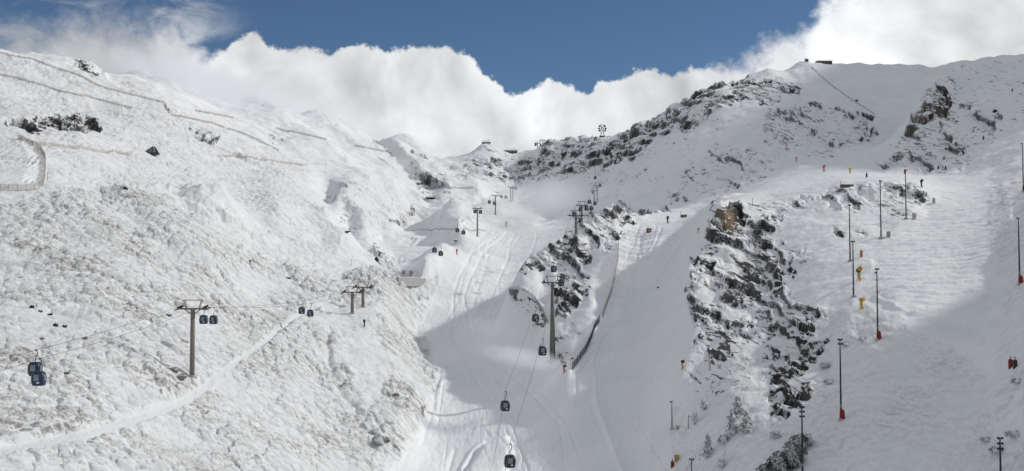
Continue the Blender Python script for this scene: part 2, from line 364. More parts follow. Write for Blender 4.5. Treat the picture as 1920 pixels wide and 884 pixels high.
ROCK = [  # outline, strength, edge wobble
    ([(1150,384),(1225,388),(1260,402),(1200,412),(1165,430),(1155,470),(1110,470),(1090,500),(1112,540),(1060,590),(1038,560),(1048,520),(1010,500),(970,530),(985,480),(1045,440),(1105,400)], 0.80, 16),
    ([(1035,525),(1080,520),(1112,545),(1060,600),(1040,590)], 1.0, 6),
    ([(952,540),(1010,560),(1030,610),(1010,620),(965,580)], 0.5, 8),
    ([(1060,600),(1090,620),(1080,680),(1050,690),(1035,640)], 0.5, 8),
    ([(1328,385),(1420,380),(1470,410),(1430,450),(1515,475),(1470,530),(1500,580),(1525,610),(1510,700),(1440,700),(1425,640),(1370,660),(1335,690),(1306,650),(1283,560),(1293,490),(1325,430)], 0.86, 16),
    ([(1330,388),(1392,385),(1398,425),(1350,440),(1325,420)], 1.3, 4),
    ([(1395,380),(1520,365),(1590,342),(1720,345),(1752,378),(1700,410),(1620,395),(1540,400),(1480,400),(1420,412)], 0.75, 9),
    ([(1560,425),(1620,428),(1625,452),(1560,450)], 0.9, 6),
    ([(1480,560),(1560,595),(1555,605),(1485,585)], 0.9, 4),
    ([(1440,650),(1560,640),(1510,700),(1530,740),(1500,765),(1450,800),(1440,740)], 0.95, 8),
    ([(1280,680),(1340,660),(1440,650),(1450,720),(1400,760),(1300,730)], 0.40, 14), ([(1060,330),(1350,200),(1640,215),(1640,270),(1300,385),(1100,375)], 0.24, 14),
    ([(1700,240),(1735,165),(1775,160),(1800,185),(1765,220),(1728,240),(1700,258)], 1.2, 7),
    ([(1800,185),(1830,190),(1820,210),(1795,205)], 0.8, 5),
    ([(1640,285),(1700,255),(1690,300),(1670,315),(1640,312)], 0.45, 8),
    ([(1690,250),(1770,200),(1880,215),(1860,270),(1800,318),(1645,322)], 0.68, 14), ([(1770,130),(1850,105),(1930,110),(1930,240),(1850,260),(1790,220)], 0.4, 18),
    ([(1030,262),(1160,246),(1260,195),(1350,152),(1380,195),(1330,220),(1240,260),(1190,300),(1080,335),(1000,330),(1000,290)], 0.80, 12),
    ([(1340,155),(1390,145),(1500,150),(1510,170),(1440,200),(1380,190)], 0.85, 8),
    ([(870,300),(1010,290),(1060,300),(1070,335),(950,345),(850,330)], 0.75, 10),
    ([(1440,210),(1520,190),(1640,220),(1640,260),(1520,300),(1420,260)], 0.75, 16),
    ([(1340,270),(1500,280),(1420,340),(1300,380),(1250,370)], 0.6, 18),
    ([(10,228),(70,222),(130,215),(185,222),(192,248),(140,250),(90,240),(70,260),(40,248)], 1.2, 6),
    ([(120,112),(170,122),(205,150),(170,140)], 1.0, 5),
    ([(240,134),(300,140),(310,150),(250,142)], 0.5, 4),
    ([(355,245),(410,255),(408,272),(370,268)], 0.9, 8),
    ([(470,200),(540,205),(540,225),(500,215)], 0.5, 6),
    ([(500,258),(560,262),(540,275),(505,270)], 0.6, 6),
    ([(612,375),(660,355),(690,370),(660,400),(680,440),(690,455),(660,435)], 0.34, 10),
    ([(770,300),(850,300),(880,340),(800,385),(750,430),(700,470),(700,455),(780,380)], 0.5, 9),
    ([(700,472),(720,490),(730,500),(705,492)], 0.9, 4),
    ([(745,455),(790,450),(770,490),(750,480)], 0.6, 6),
    ([(905,272),(925,272),(930,290),(900,290)], 0.5, 3),
]
SHRUB = [
    ([(-60,380),(200,350),(330,380),(480,480),(620,520),(720,490),(815,545),(780,600),(824,700),(790,800),(730,884),(700,940),(-60,940)], 1.0, 14),
    ([(-60,90),(200,140),(520,290),(620,380),(640,520),(400,470),(200,350),(-60,380)], 0.44, 20),
    ([(1440,640),(1600,560),(1700,620),(1850,700),(1920,640),(1984,640),(1984,940),(1262,940),(1262,760)], 0.42, 14),
    ([(1850,340),(1984,340),(1984,940),(1850,760),(1880,560)], 0.4, 14),
    ([(620,380),(700,335),(790,365),(800,400),(700,460)], 0.5, 8),
    ([(870,380),(960,380),(900,440),(850,440)], 0.4, 8),
]
ROAD = [(-60,862),(0,850),(150,817),(300,775),(350,750),(390,722),(420,698),(440,684),(470,660),(500,640),(540,612),(565,592),(600,588)]
mp = np.zeros(MX.shape)
for p, s in PISTE: mp = np.maximum(mp, poly_mask(p, s))
mr = np.zeros(MX.shape)
for p, s, w in ROCK: mr = np.maximum(mr, s * poly_mask(p, 5, w, len(p)))
ms = np.zeros(MX.shape)
for p, s, w in SHRUB: ms = np.maximum(ms, s * poly_mask(p, 12, w, 7))
rd = line_dist(ROAD); wid = np.interp(MY, [580, 640, 700, 760, 880], [3.4, 4.6, 7, 9, 11])
mroad = sstep(1.25, 0.75, rd / wid)
bench = poly_mask([(600,570),(720,575),(700,610),(740,700),(700,760),(660,720),(640,640),(560,600)], 14, 8)
ms = ms * (1 - 0.75 * bench) * (1 - mroad)
# ploughed lines, drifts and cuttings (height in metres, positive = up)
berm = np.zeros(MX.shape)
for pl, wd, hgt in [([(1300,425),(1262,480),(1215,545),(1165,605),(1128,655),(1115,700),(1118,760),(1140,820),(1168,890)], 4.5, 1.3),
                    ([(1160,455),(1150,520),(1125,600),(1085,680),(1066,703)], 6, 0.1),
                    ([(612,640),(618,690),(640,735),(670,775),(710,812)], 6, -1.0),
                    ([(776,600),(792,660),(824,700),(812,760),(790,830)], 5, -0.6),
                    ([(780,740),(810,748),(850,748)], 3, -0.5),
                    ([(-60,828),(0,830),(140,797),(270,762),(340,728),(400,684)], 6, 0.35),
                    ([(1640,555),(1700,585),(1760,605),(1810,615)], 4, 0.6),
                    ([(1690,620),(1730,640),(1765,650)], 4, 0.4),
                    ([(860,440),(885,432),(960,424)], 3, 0.5),
                    ([(1282,470),(1262,540),(1240,640),(1215,700),(1222,790),(1215,890)], 5, 0.45), ([(1130,700),(1180,702),(1240,712),(1270,740)], 3, 0.35),
                    ([(990,880),(960,800),(900,720),(850,640),(850,560),(880,500),(930,450)], 2.0, -0.34), ([(1060,890),(1050,800),(980,720),(890,650),(870,560),(905,490),(950,440)], 2.0, -0.34),
                    ([(1010,890),(1080,780),(1080,700),(1150,600),(1210,500),(1240,430)], 2.0, -0.34), ([(1250,880),(1200,800),(1190,700),(1220,600),(1270,500),(1290,440)], 2.0, -0.34),
                    ([(1100,890),(1060,790),(1020,740),(880,690),(830,720),(820,800)], 2.0, -0.32), ([(640,590),(690,600),(720,640),(742,700)], 4, 0.3),
                    ([(1560,620),(1620,640),(1700,700),(1780,740)], 4, 0.3), ([(1660,700),(1700,740),(1790,770),(1900,800)], 4, 0.25),
                    ([(865,884),(885,850),(905,835)], 5, 1.2), ([(840,884),(852,845)], 4, -0.6),
                    ([(955,545),(985,545),(1012,570),(1028,612)], 4, 0.8),
                    ([(1700,690),(1640,660),(1580,640)], 4, 0.3)]:
    berm += hgt * np.exp(-(line_dist(pl) / wd) ** 2)
tr_ = random.Random(12)
for k in range(15):                                    # turns left by skiers
    x0 = tr_.uniform(900, 1010) if k < 9 else tr_.uniform(1195, 1285); y0 = 440 if k < 9 else 425; amp = tr_.uniform(3, 12); ph = tr_.uniform(0, 6); wl = tr_.uniform(22, 45)
    x1 = tr_.uniform(830, 1050) if k < 9 else tr_.uniform(1100, 1240); pl = []
    for q in range(26):
        u = q / 25; yy = y0 + (890 - y0) * u; xx = x0 + (x1 - x0) * u - (55 * math.sin(u * 3.14) if k < 9 else 30 * math.sin(u * 3.14))
        pl.append((xx + amp * math.sin(yy / wl * 2 + ph) * (0.4 + u), yy))
    berm -= tr_.uniform(0.10, 0.22) * np.exp(-(line_dist(pl) / 1.5) ** 2)
berm += 2.6 * poly_mask([(880,884),(905,845),(950,822),(960,850),(945,900),(870,940)], 8, 4)
steps = poly_mask([(1165,425),(1290,430),(1240,500),(1190,575),(1140,575)], 8)
steps2 = poly_mask([(1640,400),(1760,350),(1895,380),(1905,470),(1860,560),(1830,640),(1700,600),(1640,540)], 10)
lump = poly_mask([(1840,540),(1885,560),(1850,640),(1800,720),(1760,720),(1780,640)], 12, 8)
plat = poly_mask([(40,262),(80,300),(82,350),(40,340),(55,300)], 3)
ochre = poly_mask([(1340,395),(1372,392),(1380,430),(1355,435)], 6, 5) + 0.6 * poly_mask([(1395,470),(1415,475),(1410,488),(1390,485)], 4, 2) + 0.6*poly_mask([(1310,530),(1350,525),(1345,545),(1315,545)], 4, 3) + 0.35 * poly_mask([(1700,240),(1735,165),(1790,190),(1722,235)], 8, 4)

S = lambda M: sample(M)
rock = S(mr); shrub = S(ms); piste = S(mp); road = S(mroad); stp = S(steps); stp2 = S(steps2); lmp = S(lump); brm = S(berm); pl_ = S(plat); och = S(ochre)
near = (LL < math.log(1700)) & (np.abs(AA) < 0.46)
rock = rock * near; shrub = np.where(near, shrub, 0.3)
rock = rock * (1 - 0.85 * piste)
smoothz = np.clip(1 - piste - road, 0, 1)
# broad undulation
for px, py, d, rad, h in [(415, 405, 525, 24, 12), (590, 215, 1110, 60, 6), (745, 300, 1060, 30, 8), (912, 283, 1172, 18, 2.2), (1150, 392, 512, 12, 2.5)]:
    a, e = ray(px, py); rr = np.hypot(X - a * d, (Y - d) * 0.7) / rad
    rr = rr * (1 + 0.25 * fbm2(X / 9, Y / 9, 3, 93)); Z += h * np.clip(1 - rr, 0, 1) ** 1.3
# spurs with a steep side facing left and a long gentle back
for pl, h, wl, wr in [([(655,352,760),(678,372,735),(694,400,708),(700,445,680)], 7, 12, 55),
                      ([(800,514,585),(830,482,640),(856,440,705),(846,405,790),(868,372,880)], 7, 14, 40),
                      ([(735,292,1060),(770,312,1020),(800,335,985)], 10, 12, 60),
                      ([(470,205,1060),(520,222,1010),(575,250,960),(620,272,920)], 7, 40, 30),
                      ([(590,222,1090),(640,245,1060),(700,275,1010)], 3, 16, 50),
                      ([(245,362,480),(300,400,455),(350,450,425),(385,470,418)], 3.5, 14, 22),
                      ([(460,290,740),(530,300,735),(590,318,735)], 3.5, 8, 20)]:
    W = []
    for px, py, d in pl: a, e = ray(px, py); W.append((a * d, d))
    best = np.full(X.shape, 1e9); sgn = np.zeros(X.shape); tt = np.zeros(X.shape); n_ = len(W) - 1
    wob = 3.5 * fbm2(X / 22, Y / 22, 3, 91)
    for i in range(n_):
        (x0, y0), (x1, y1) = W[i], W[i + 1]
        if y1 < y0: (x0, y0), (x1, y1) = (x1, y1), (x0, y0)
        dx, dy = x1 - x0, y1 - y0; L2 = dx * dx + dy * dy
        t = np.clip(((X - x0) * dx + (Y - y0) * dy) / L2, 0, 1)
        dd = np.hypot(X - x0 - t * dx, Y - y0 - t * dy); c = (X - x0) * dy - (Y - y0) * dx
        mk = dd < best; best = np.where(mk, dd, best); sgn = np.where(mk, np.sign(c), sgn)
    q = best * sgn + wob
    prof = np.where(q < 0, sstep(-wl, 0, q) ** 0.8, 1 - sstep(0, wr, q))
    ends = [np.hypot(X - W[0][0], Y - W[0][1]), np.hypot(X - W[-1][0], Y - W[-1][1])]
    Z += h * np.clip(prof, 0, 1) * np.exp(-(np.maximum(best - max(wl, wr), 0) / 8) ** 2)
Z += 1.6 * fbm2(X / 42, Y / 42, 4, 3) * (0.25 + 0.75 * smoothz) * np.clip(Y / 500, 0.5, 2)
Z += 0.45 * fbm2(X / 9, Y / 9, 3, 11) * (0.12 + 0.88 * smoothz)
Z += brm * np.clip(Y / 380, 0.6, 1.6)
Z += road * 0.10 * fbm2(X / 1.1, Y / 2.5, 3, 81)
Z += 0.10 * fbm2(X / 2.4, Y / 2.4, 2, 23) * (0.2 + 0.8 * smoothz)
# tussocks and low shrubs buried in snow
cell = np.clip(Y / 300, 0.85, 2.2)
wx = X + 0.7 * perlin2(X / 2.1, Y / 2.1, 5); wy = Y + 0.7 * perlin2(X / 2.1 + 9, Y / 2.1, 6)
w1, r1 = worley2(wx / 2.5, wy / 5.0, 4)
bump = np.clip(1 - (w1 / (0.45 + 0.3 * r1)) ** 2, 0, 1) ** 0.5 * (0.35 + 0.65 * r1)
w2, r2 = worley2(wx / 1.0 + 7, wy / 2.1, 9)
bump2 = np.clip(1 - (w2 / 0.62) ** 2, 0, 1) ** 0.6 * (r2 > 0.3)
bs = bump + 0.45 * bump2
slope_b = np.gradient(bs, axis=0) / np.maximum(np.gradient(Y, axis=0), 1e-6) * cell
tuft_shade = np.clip(slope_b * 4.0, 0, 1)  # near side of each lump: stems, and underside shade put into the colour
dens = np.clip(0.78 + 0.75 * fbm2(X / 24, Y / 24, 3, 31), 0.1, 1.3)
scr = Y < 900
Z += shrub * dens * (1.25 * bump + 0.22 * bump2) * np.clip(Y / 420, 0.8, 1.5)
# shovelled and machine-cut steps on the steep runs
sp_ = (Y + 0.25 * X + 2.2 * fbm2(X / 14, Y / 14, 2, 41)) 
Z += stp * 0.68 * np.sin(sp_ * 2 * math.pi / 6.2) * (0.6 + 0.5 * perlin2(X / 9, Y / 9, 2)) + stp * 0.16 * fbm2(X / 1.6, Y / 1.2, 2, 43)
sp2 = (Y + 0.12 * X + 2.0 * fbm2(X / 18, Y / 10, 3, 44))
Z += stp2 * (0.38 * np.sin(sp2 * 2 * math.pi / 4.6) * (0.55 + 0.9 * fbm2(X / 12, Y / 5, 2, 45)) + 0.22 * fbm2(X / 3.2, Y / 1.1, 3, 46))
Z += lmp * 0.5 * np.maximum(0, fbm2(X / 2.6, Y / 2.2, 3, 51))
Z += pl_ * 0.4 * np.sin((X + 1.5 * np.sin(Y / 6)) * 2 * math.pi / 2.6)
# groomer corduroy drift on smooth runs
Z += piste * (1 - stp) * (1 - stp2) * (0.09 * fbm2(X / 1.3, Y / 9, 3, 61) + 0.16 * fbm2(X / 5, Y / 7, 3, 62))
# rock: tilted strata that break into ledges, blocky relief
m = rock > 0.02
xr, yr, zr = X[m], Y[m], Z[m]; rk = rock[m]; sc = np.clip(yr / 400, 0.8, 2.2)
rk_eff = np.clip(rk * (0.75 + 0.9 * vnoise3(xr / (9 * sc), yr / (9 * sc), zr / (5 * sc), 71)), 0, 1.3)
lay = zr * 1.0 + 0.62 * xr + 0.10 * yr + sc * (3.4 * vnoise3(xr / (6 * sc), yr / (6 * sc), zr / (4 * sc), 73) + 1.3 * vnoise3(xr / (2 * sc), yr / (2 * sc), zr / (1.4 * sc), 74))
dz = np.zeros_like(zr)
for T, am, sd in ((6.5, 0.95, 0), (2.6, 0.8, 1.3), (1.1, 0.5, 0.4)):
    q = (lay + sd) / (T * sc); fq = q - np.floor(q)
    dz += am * T * sc * (sstep(0.55, 0.86, fq) - fq)
blk = np.abs(vnoise3(xr / (2.6 * sc), yr / (2.6 * sc), zr / (2.2 * sc), 75)) * 1.2 + 0.5 * np.abs(vnoise3(xr / (1.1 * sc), yr / (1.1 * sc), zr / (1.0 * sc), 76))
strong = sstep(0.15, 0.85, rk_eff)
big = vnoise3(xr / (15 * sc), yr / (15 * sc), zr / (9 * sc), 78)
Z[m] += strong * (0.62 * dz + 1.1 * sc * blk + 1.4 * sc * big) * np.clip(rk, 0, 1)
# sideways push so faces overhang a little
pz = vnoise3(xr / (3.2 * sc), yr / (3.2 * sc), zr / (1.5 * sc), 77)
Y[m] -= strong * sc * (1.1 * pz); X[m] -= strong * sc * 0.5 * vnoise3(xr / (2.5 * sc), yr / (2.5 * sc), zr / (1.2 * sc), 79)

def grid_mesh(name, X, Y, Z, attrs):
    ny, nx = X.shape; me = bpy.data.meshes.new(name)
    co = np.stack([X, Y, Z], -1).reshape(-1, 3).astype(np.float32)
    idx = np.arange(ny * nx).reshape(ny, nx)
    q = np.stack([idx[:-1, :-1], idx[:-1, 1:], idx[1:, 1:], idx[1:, :-1]], -1).reshape(-1, 4).astype(np.int32)
    me.vertices.add(len(co)); me.vertices.foreach_set('co', co.ravel())
    me.loops.add(q.size); me.loops.foreach_set('vertex_index', q.ravel())
    me.polygons.add(len(q)); me.polygons.foreach_set('loop_start', np.arange(0, q.size, 4, dtype=np.int32))
    me.polygons.foreach_set('use_smooth', np.ones(len(q), bool))
    me.update(calc_edges=True)
    for k, v in attrs.items():
        at = me.attributes.new(k, 'FLOAT', 'POINT'); at.data.foreach_set('value', v.astype(np.float32).ravel())
    return me

def snow_ground_material():
    m = bpy.data.materials.new('snow_ground'); m.use_nodes = True; t = NT(m.node_tree); t.n.clear()
    out = t.node('ShaderNodeOutputMaterial'); b = t.node('ShaderNodeBsdfPrincipled'); t.l.new(b.outputs[0], out.inputs[0])
    geo = t.node('ShaderNodeNewGeometry'); P = geo.outputs['Position']
    nz = t.node('ShaderNodeSeparateXYZ'); t.l.new(geo.outputs['Normal'], nz.inputs[0]); NZ = nz.outputs[2]
    def attr(n):
        a = t.node('ShaderNodeAttribute', attribute_name=n); return a.outputs['Fac']
    rk, sh, oc = attr('rock'), attr('shrub'), attr('ochre')
    patch = t.smooth(t.noise(P, 0.085, 2, 0.5, 0.6), 0.36, 0.60)
    rk = t.math('MULTIPLY', rk, t.math('ADD', 0.58, t.math('MULTIPLY', patch, 0.58)))
    n1 = t.noise(P, 0.35, 5, 0.6); n2 = t.noise(P, 1.6, 4, 0.65); n3 = t.noise(P, 0.06, 3, 0.5)
    # bare rock where the face is too steep for snow to lie
    thr = t.math('ADD', NZ, t.math('ADD', t.math('MULTIPLY', t.math('SUBTRACT', n1, 0.5), 0.55), t.math('MULTIPLY', t.math('SUBTRACT', n2, 0.5), 0.45)))
    lim = t.math('ADD', 0.49, t.math('MULTIPLY', rk, 0.20))
    bare = t.math('MULTIPLY', t.smooth(t.math('SUBTRACT', lim, thr), -0.01, 0.05), t.smooth(rk, 0.12, 0.4))
    # stones and small ledges breaking through the thin snow
    pp = t.node('ShaderNodeSeparateXYZ'); t.l.new(P, pp.inputs[0])
    lay = t.math('ADD', pp.outputs[2], t.math('MULTIPLY', pp.outputs[0], 0.60))
    sv = t.comb(t.math('MULTIPLY', pp.outputs[0], 0.22), t.math('MULTIPLY', pp.outputs[1], 0.14), t.math('MULTIPLY', lay, 0.5))
    q = t.noise(sv, 1.0, 6, 0.72, 0.9)
    q = t.math('ADD', t.math('MULTIPLY', q, 0.8), t.math('MULTIPLY', n3, 0.2))
    poke = t.smooth(t.math('ADD', q, t.math('ADD', t.math('MULTIPLY', rk, 0.105), t.math('MULTIPLY', t.math('SUBTRACT', 0.9, NZ), 0.20))), 0.634, 0.655)
    bare = t.math('MAXIMUM', bare, t.math('MULTIPLY', poke, t.smooth(rk, 0.10, 0.25)))
    # stems and dead grass between the snow caps, plus painted shade under the lumps
    stem_shade = t.math('MULTIPLY', attr('tuft_shade'), t.math('ADD', 0.34, t.math('MULTIPLY', t.smooth(t.math('ADD', t.math('MULTIPLY', n2, 0.5), t.math('MULTIPLY', n3, 0.5)), 0.46, 0.62), 0.65)))
    stem_shade = t.math('MAXIMUM', stem_shade, t.math('MULTIPLY', t.smooth(t.math('ADD', t.math('MULTIPLY', n2, 0.45), t.math('MULTIPLY', n3, 0.55)), 0.53, 0.62), t.math('MULTIPLY', sh, 0.45)))
    speck = t.math('MULTIPLY', t.smooth(t.noise(P, 0.9, 3, 0.7), 0.67, 0.72), t.math('MULTIPLY', sh, 0.55))
    stem_shade = t.math('MAXIMUM', stem_shade, speck)
    snow = t.mix(t.smooth(n3, 0.3, 0.7), (0.79, 0.81, 0.84, 1), (0.85, 0.865, 0.88, 1))
    snow = t.mix(t.math('MULTIPLY', sh, t.math('MULTIPLY', t.smooth(n1, 0.35, 0.7), 0.6)), snow, (0.66, 0.665, 0.665, 1))
    snow = t.mix(t.math('MULTIPLY', attr('road'), 0.85), snow, (0.70, 0.715, 0.735, 1))
    twig = t.mix(n1, (0.13, 0.125, 0.12, 1), (0.30, 0.295, 0.285, 1))
    stone = t.mix(t.smooth(n1, 0.35, 0.65), (0.014, 0.014, 0.015, 1), (0.065, 0.062, 0.058, 1))
    stone = t.mix(t.smooth(n3, 0.5, 0.62), stone, (0.095, 0.092, 0.088, 1))
    stone = t.mix(t.math('MULTIPLY', oc, t.smooth(n2, 0.40, 0.56), clamp=True), stone, (0.27, 0.18, 0.09, 1))
    col = t.mix(t.math('MULTIPLY', stem_shade, 0.95, clamp=True), snow, twig)
    dust = t.math('MULTIPLY', t.smooth(t.noise(P, 1.3, 4, 0.7), 0.48, 0.60), t.smooth(NZ, 0.15, 0.6))
    stone = t.mix(t.math('MULTIPLY', dust, t.mixf(t.smooth(rk, 0.80, 0.92), 0.75, 0.06)), stone, snow)
    col = t.mix(bare, col, stone)
    t.l.new(col, b.inputs['Base Color'])
    t.put(b.inputs['Roughness'], t.mixf(bare, 0.62, 0.85)); b.inputs['Specular IOR Level'].default_value = 0.25
    bp = t.node('ShaderNodeBump'); bp.inputs['Distance'].default_value = 1.0
    fine = t.math('ADD', t.math('MULTIPLY', t.noise(P, 1.1, 5, 0.6), 0.22), t.math('MULTIPLY', t.math('MULTIPLY', n2, t.mixf(bare, sh, 2.0)), 0.3))
    t.l.new(fine, bp.inputs['Height']); bp.inputs['Strength'].default_value = 0.8
    t.l.new(bp.outputs[0], b.inputs['Normal'])
    return m
gm = grid_mesh('snow_ground', X, Y, Z, {'rock': rock, 'shrub': shrub, 'ochre': och, 'road': road, 'tuft_shade': tuft_shade * shrub * np.clip(dens, 0, 1)})
ground = bpy.data.objects.new('ground', gm); C.objects.link(ground); ground['kind'] = 'structure'
gm.materials.append(snow_ground_material())

# ------------------------------------------------------------------ looking points up on the finished ground
EF = Z / Y
JS = int(np.searchsorted(L_, math.log(150)))
def hit(px, py):
    """first ground point seen along this photograph ray -> x, y, z"""
    a, e = ray(px, py)
    i = int(np.clip(np.searchsorted(A_, a) - 1, 0, len(A_) - 2)); u = (a - A_[i]) / (A_[i+1] - A_[i])
    col = EF[JS:, i] * (1-u) + EF[JS:, i+1] * u
    j = int(np.argmax(col >= e))
    if col[j] < e: j = len(col) - 1
    if j == 0: l = L_[JS]
    else:
        t = (e - col[j-1]) / max(col[j] - col[j-1], 1e-9); l = L_[JS+j-1] * (1-t) + L_[JS+j] * t
    y = math.exp(l); return Vector((a * y, y, e * y))
def zat(x, y):
    a = np.array([x / y]); l = np.array([math.log(y)])
    return float(bil(A_, L_, Z, a, l)[0])
def at(px, py, d):
    a, e = ray(px, py); return Vector((a * d, d, e * d))
def ridge(px, d0, d1):
    """highest ground (as seen) on this column between two distances"""
    a, _ = ray(px, 300); i = int(np.clip(np.searchsorted(A_, a) - 1, 0, len(A_) - 2))
    j0, j1 = np.searchsorted(L_, math.log(d0)), np.searchsorted(L_, math.log(d1))
    j = j0 + int(np.argmax(EF[j0:j1, i])); return Vector((A_[i] * math.exp(L_[j]), math.exp(L_[j]), Z[j, i]))

# ------------------------------------------------------------------ object helpers
rng = random.Random(5)
def mat(name, col, rough=0.6, metal=0.0, var=0.12, scale=3.0, snow=None, spec=0.4):
    m = bpy.data.materials.new(name); m.use_nodes = True; t = NT(m.node_tree); b = m.node_tree.nodes['Principled BSDF']
    geo = t.node('ShaderNodeNewGeometry')
    n = t.noise(geo.outputs['Position'], scale, 4, 0.6)
    lo = tuple(c * (1 - var * 2) for c in col) + (1,); hi = tuple(min(1, c * (1 + var * 2)) for c in col) + (1,)
    c = t.mix(n, lo, hi)
    if snow is not None:
        sp = t.node('ShaderNodeSeparateXYZ'); t.l.new(geo.outputs['Normal'], sp.inputs[0])
        f = t.smooth(t.math('ADD', sp.outputs[2], t.math('MULTIPLY', t.math('SUBTRACT', n, 0.5), 0.8)), snow, snow + 0.12)
        c = t.mix(f, c, (0.83, 0.85, 0.87, 1))
    t.l.new(c, b.inputs['Base Color']); b.inputs['Roughness'].default_value = rough; b.inputs['Metallic'].default_value = metal
    b.inputs['Specular IOR Level'].default_value = spec
    return m
M_STEEL = mat('painted_steel', (0.13, 0.125, 0.115), 0.6, 0.2)
M_DARK = mat('dark_steel', (0.035, 0.036, 0.04), 0.5, 0.3)
M_GALV = mat('galvanised_steel', (0.30, 0.30, 0.30), 0.5, 0.5)
M_RUB = mat('black_rubber', (0.02, 0.02, 0.022), 0.8)
M_NAVY = mat('navy_shell', (0.020, 0.030, 0.065), 0.35, 0.1, 0.08)
M_SLATE = mat('slate_shell', (0.020, 0.028, 0.042), 0.35, 0.1, 0.08)
M_GLASS = mat('tinted_glass', (0.16, 0.22, 0.25), 0.12, 0.0, 0.1, spec=0.8)
M_WHITE = mat('white_paint', (0.75, 0.76, 0.77), 0.5)
M_RED = mat('red_pad', (0.20, 0.018, 0.014), 0.75)
M_ORANGE = mat('orange_paint', (0.55, 0.14, 0.03), 0.6)
M_YEL = mat('yellow_paint', (0.50, 0.30, 0.035), 0.6)
M_WOOD = mat('weathered_wood', (0.33, 0.30, 0.265), 0.85, 0, 0.2, 2.0)
M_PALEWOOD = mat('pale_snowy_wood', (0.50, 0.46, 0.41), 0.85, 0, 0.2, 2.0, snow=0.3)
M_CONC = mat('concrete', (0.40, 0.395, 0.385), 0.85, 0, 0.12, 1.2, snow=0.6)
M_STONE = mat('hut_stone', (0.12, 0.105, 0.09), 0.85, 0, 0.2, 1.5, snow=0.75)
M_ROOF = mat('snowy_roof', (0.10, 0.10, 0.105), 0.7, 0, 0.15, 0.8, snow=0.35)
M_BOULDER = mat('boulder_rock', (0.24, 0.215, 0.19), 0.85, 0, 0.25, 1.2, snow=0.72)
M_BLACKROCK = mat('black_rock', (0.03, 0.03, 0.032), 0.85, 0, 0.25, 1.2, snow=0.75)
M_BARK = mat('bark', (0.07, 0.055, 0.045), 0.9, 0, 0.2, 4.0)
def frosted(name, col, amt):
    m = bpy.data.materials.new(name); m.use_nodes = True; t = NT(m.node_tree); b = m.node_tree.nodes['Principled BSDF']
    geo = t.node('ShaderNodeNewGeometry'); n = t.noise(geo.outputs['Position'], 2.5, 4, 0.7)
    sp = t.node('ShaderNodeSeparateXYZ'); t.l.new(geo.outputs['Normal'], sp.inputs[0])
    f = t.math('ADD', t.math('MULTIPLY', t.math('ABSOLUTE', sp.outputs[2]), 0.7), t.math('MULTIPLY', t.math('SUBTRACT', n, 0.5), 1.6))
    f = t.math('ADD', f, 0.10)
    c = t.mix(n, tuple(k * 0.6 for k in col) + (1,), tuple(k * 1.5 for k in col) + (1,))
    c = t.mix(t.smooth(f, 0.75 - amt, 1.05 - amt), c, (0.84, 0.86, 0.88, 1))
    t.l.new(c, b.inputs['Base Color']); b.inputs['Roughness'].default_value = 0.85; return m
M_FIR = frosted('frosted_needles', (0.06, 0.075, 0.07), 0.44)
M_FIRD = frosted('dark_needles', (0.05, 0.058, 0.052), 0.28)
M_TWIG = frosted('frosted_twigs', (0.17, 0.165, 0.155), 0.56)
M_ROPE = mat('steel_cable', (0.10, 0.10, 0.105), 0.6, 0.3)
M_NET = mat('fence_netting', (0.30, 0.25, 0.20), 0.85, 0, 0.2, 3.0)

class MB:
    def __init__(s): s.bm = bmesh.new()
    def box(s, c, size, rz=0, rx=0, ry=0, bev=0):
        mt = Matrix.Translation(c) @ Matrix.Rotation(rz, 4, 'Z') @ Matrix.Rotation(ry, 4, 'Y') @ Matrix.Rotation(rx, 4, 'X') @ Matrix.Diagonal((*size, 1))
        g = bmesh.ops.create_cube(s.bm, size=1, matrix=mt)
        if bev:
            ed = list({e for v in g['verts'] for e in v.link_edges}); bmesh.ops.bevel(s.bm, geom=ed, offset=bev, segments=2, affect='EDGES')
        return s
    def tube(s, p, q, r0, r1=None, n=8):
        p = Vector(p); q = Vector(q); r1 = r0 if r1 is None else r1; d = q - p
        if d.length < 1e-6: return s
        mt = Matrix.Translation((p + q) / 2) @ d.to_track_quat('Z', 'Y').to_matrix().to_4x4()
        bmesh.ops.create_cone(s.bm, cap_ends=True, segments=n, radius1=r0, radius2=r1, depth=d.length, matrix=mt); return s
    def path(s, pts, r, n=6):
        for a, b in zip(pts[:-1], pts[1:]): s.tube(a, b, r, r, n)
        return s
    def rings(s, prof, n=20, sq=3.2, cap=True):
        """superellipse rings: (z, half x, half y)"""
        rows = []
        for z, hx, hy in prof:
            row = []
            for k in range(n):
                a = 2 * math.pi * k / n; ca, sa = math.cos(a), math.sin(a)
                row.append(s.bm.verts.new((hx * math.copysign(abs(ca) ** (2 / sq), ca), hy * math.copysign(abs(sa) ** (2 / sq), sa), z)))
            rows.append(row)
        for r0, r1 in zip(rows[:-1], rows[1:]):
            for k in range(n): s.bm.faces.new((r0[k], r0[(k+1) % n], r1[(k+1) % n], r1[k]))
        if cap: s.bm.faces.new(rows[0][::-1]); s.bm.faces.new(rows[-1])
        return s
    def quad(s, *p): s.bm.faces.new([s.bm.verts.new(Vector(v)) for v in p]); return s
    def done(s, name, m, parent=None, smooth=False, loc=None):
        me = bpy.data.meshes.new(name); bmesh.ops.recalc_face_normals(s.bm, faces=s.bm.faces); s.bm.to_mesh(me); s.bm.free()
        if smooth:
            for p in me.polygons: p.use_smooth = True
        me.materials.append(m); o = bpy.data.objects.new(name, me); C.objects.link(o)
        if parent: o.parent = parent
        if loc is not None: o.location = loc
        return o
def thing(name, label, cat, loc, rz=0, group=None):
    o = bpy.data.objects.new(name, None); C.objects.link(o); o.location = loc; o.rotation_euler = (0, 0, rz)
    o['label'] = label; o['category'] = cat
    if group: o['group'] = group
    return o
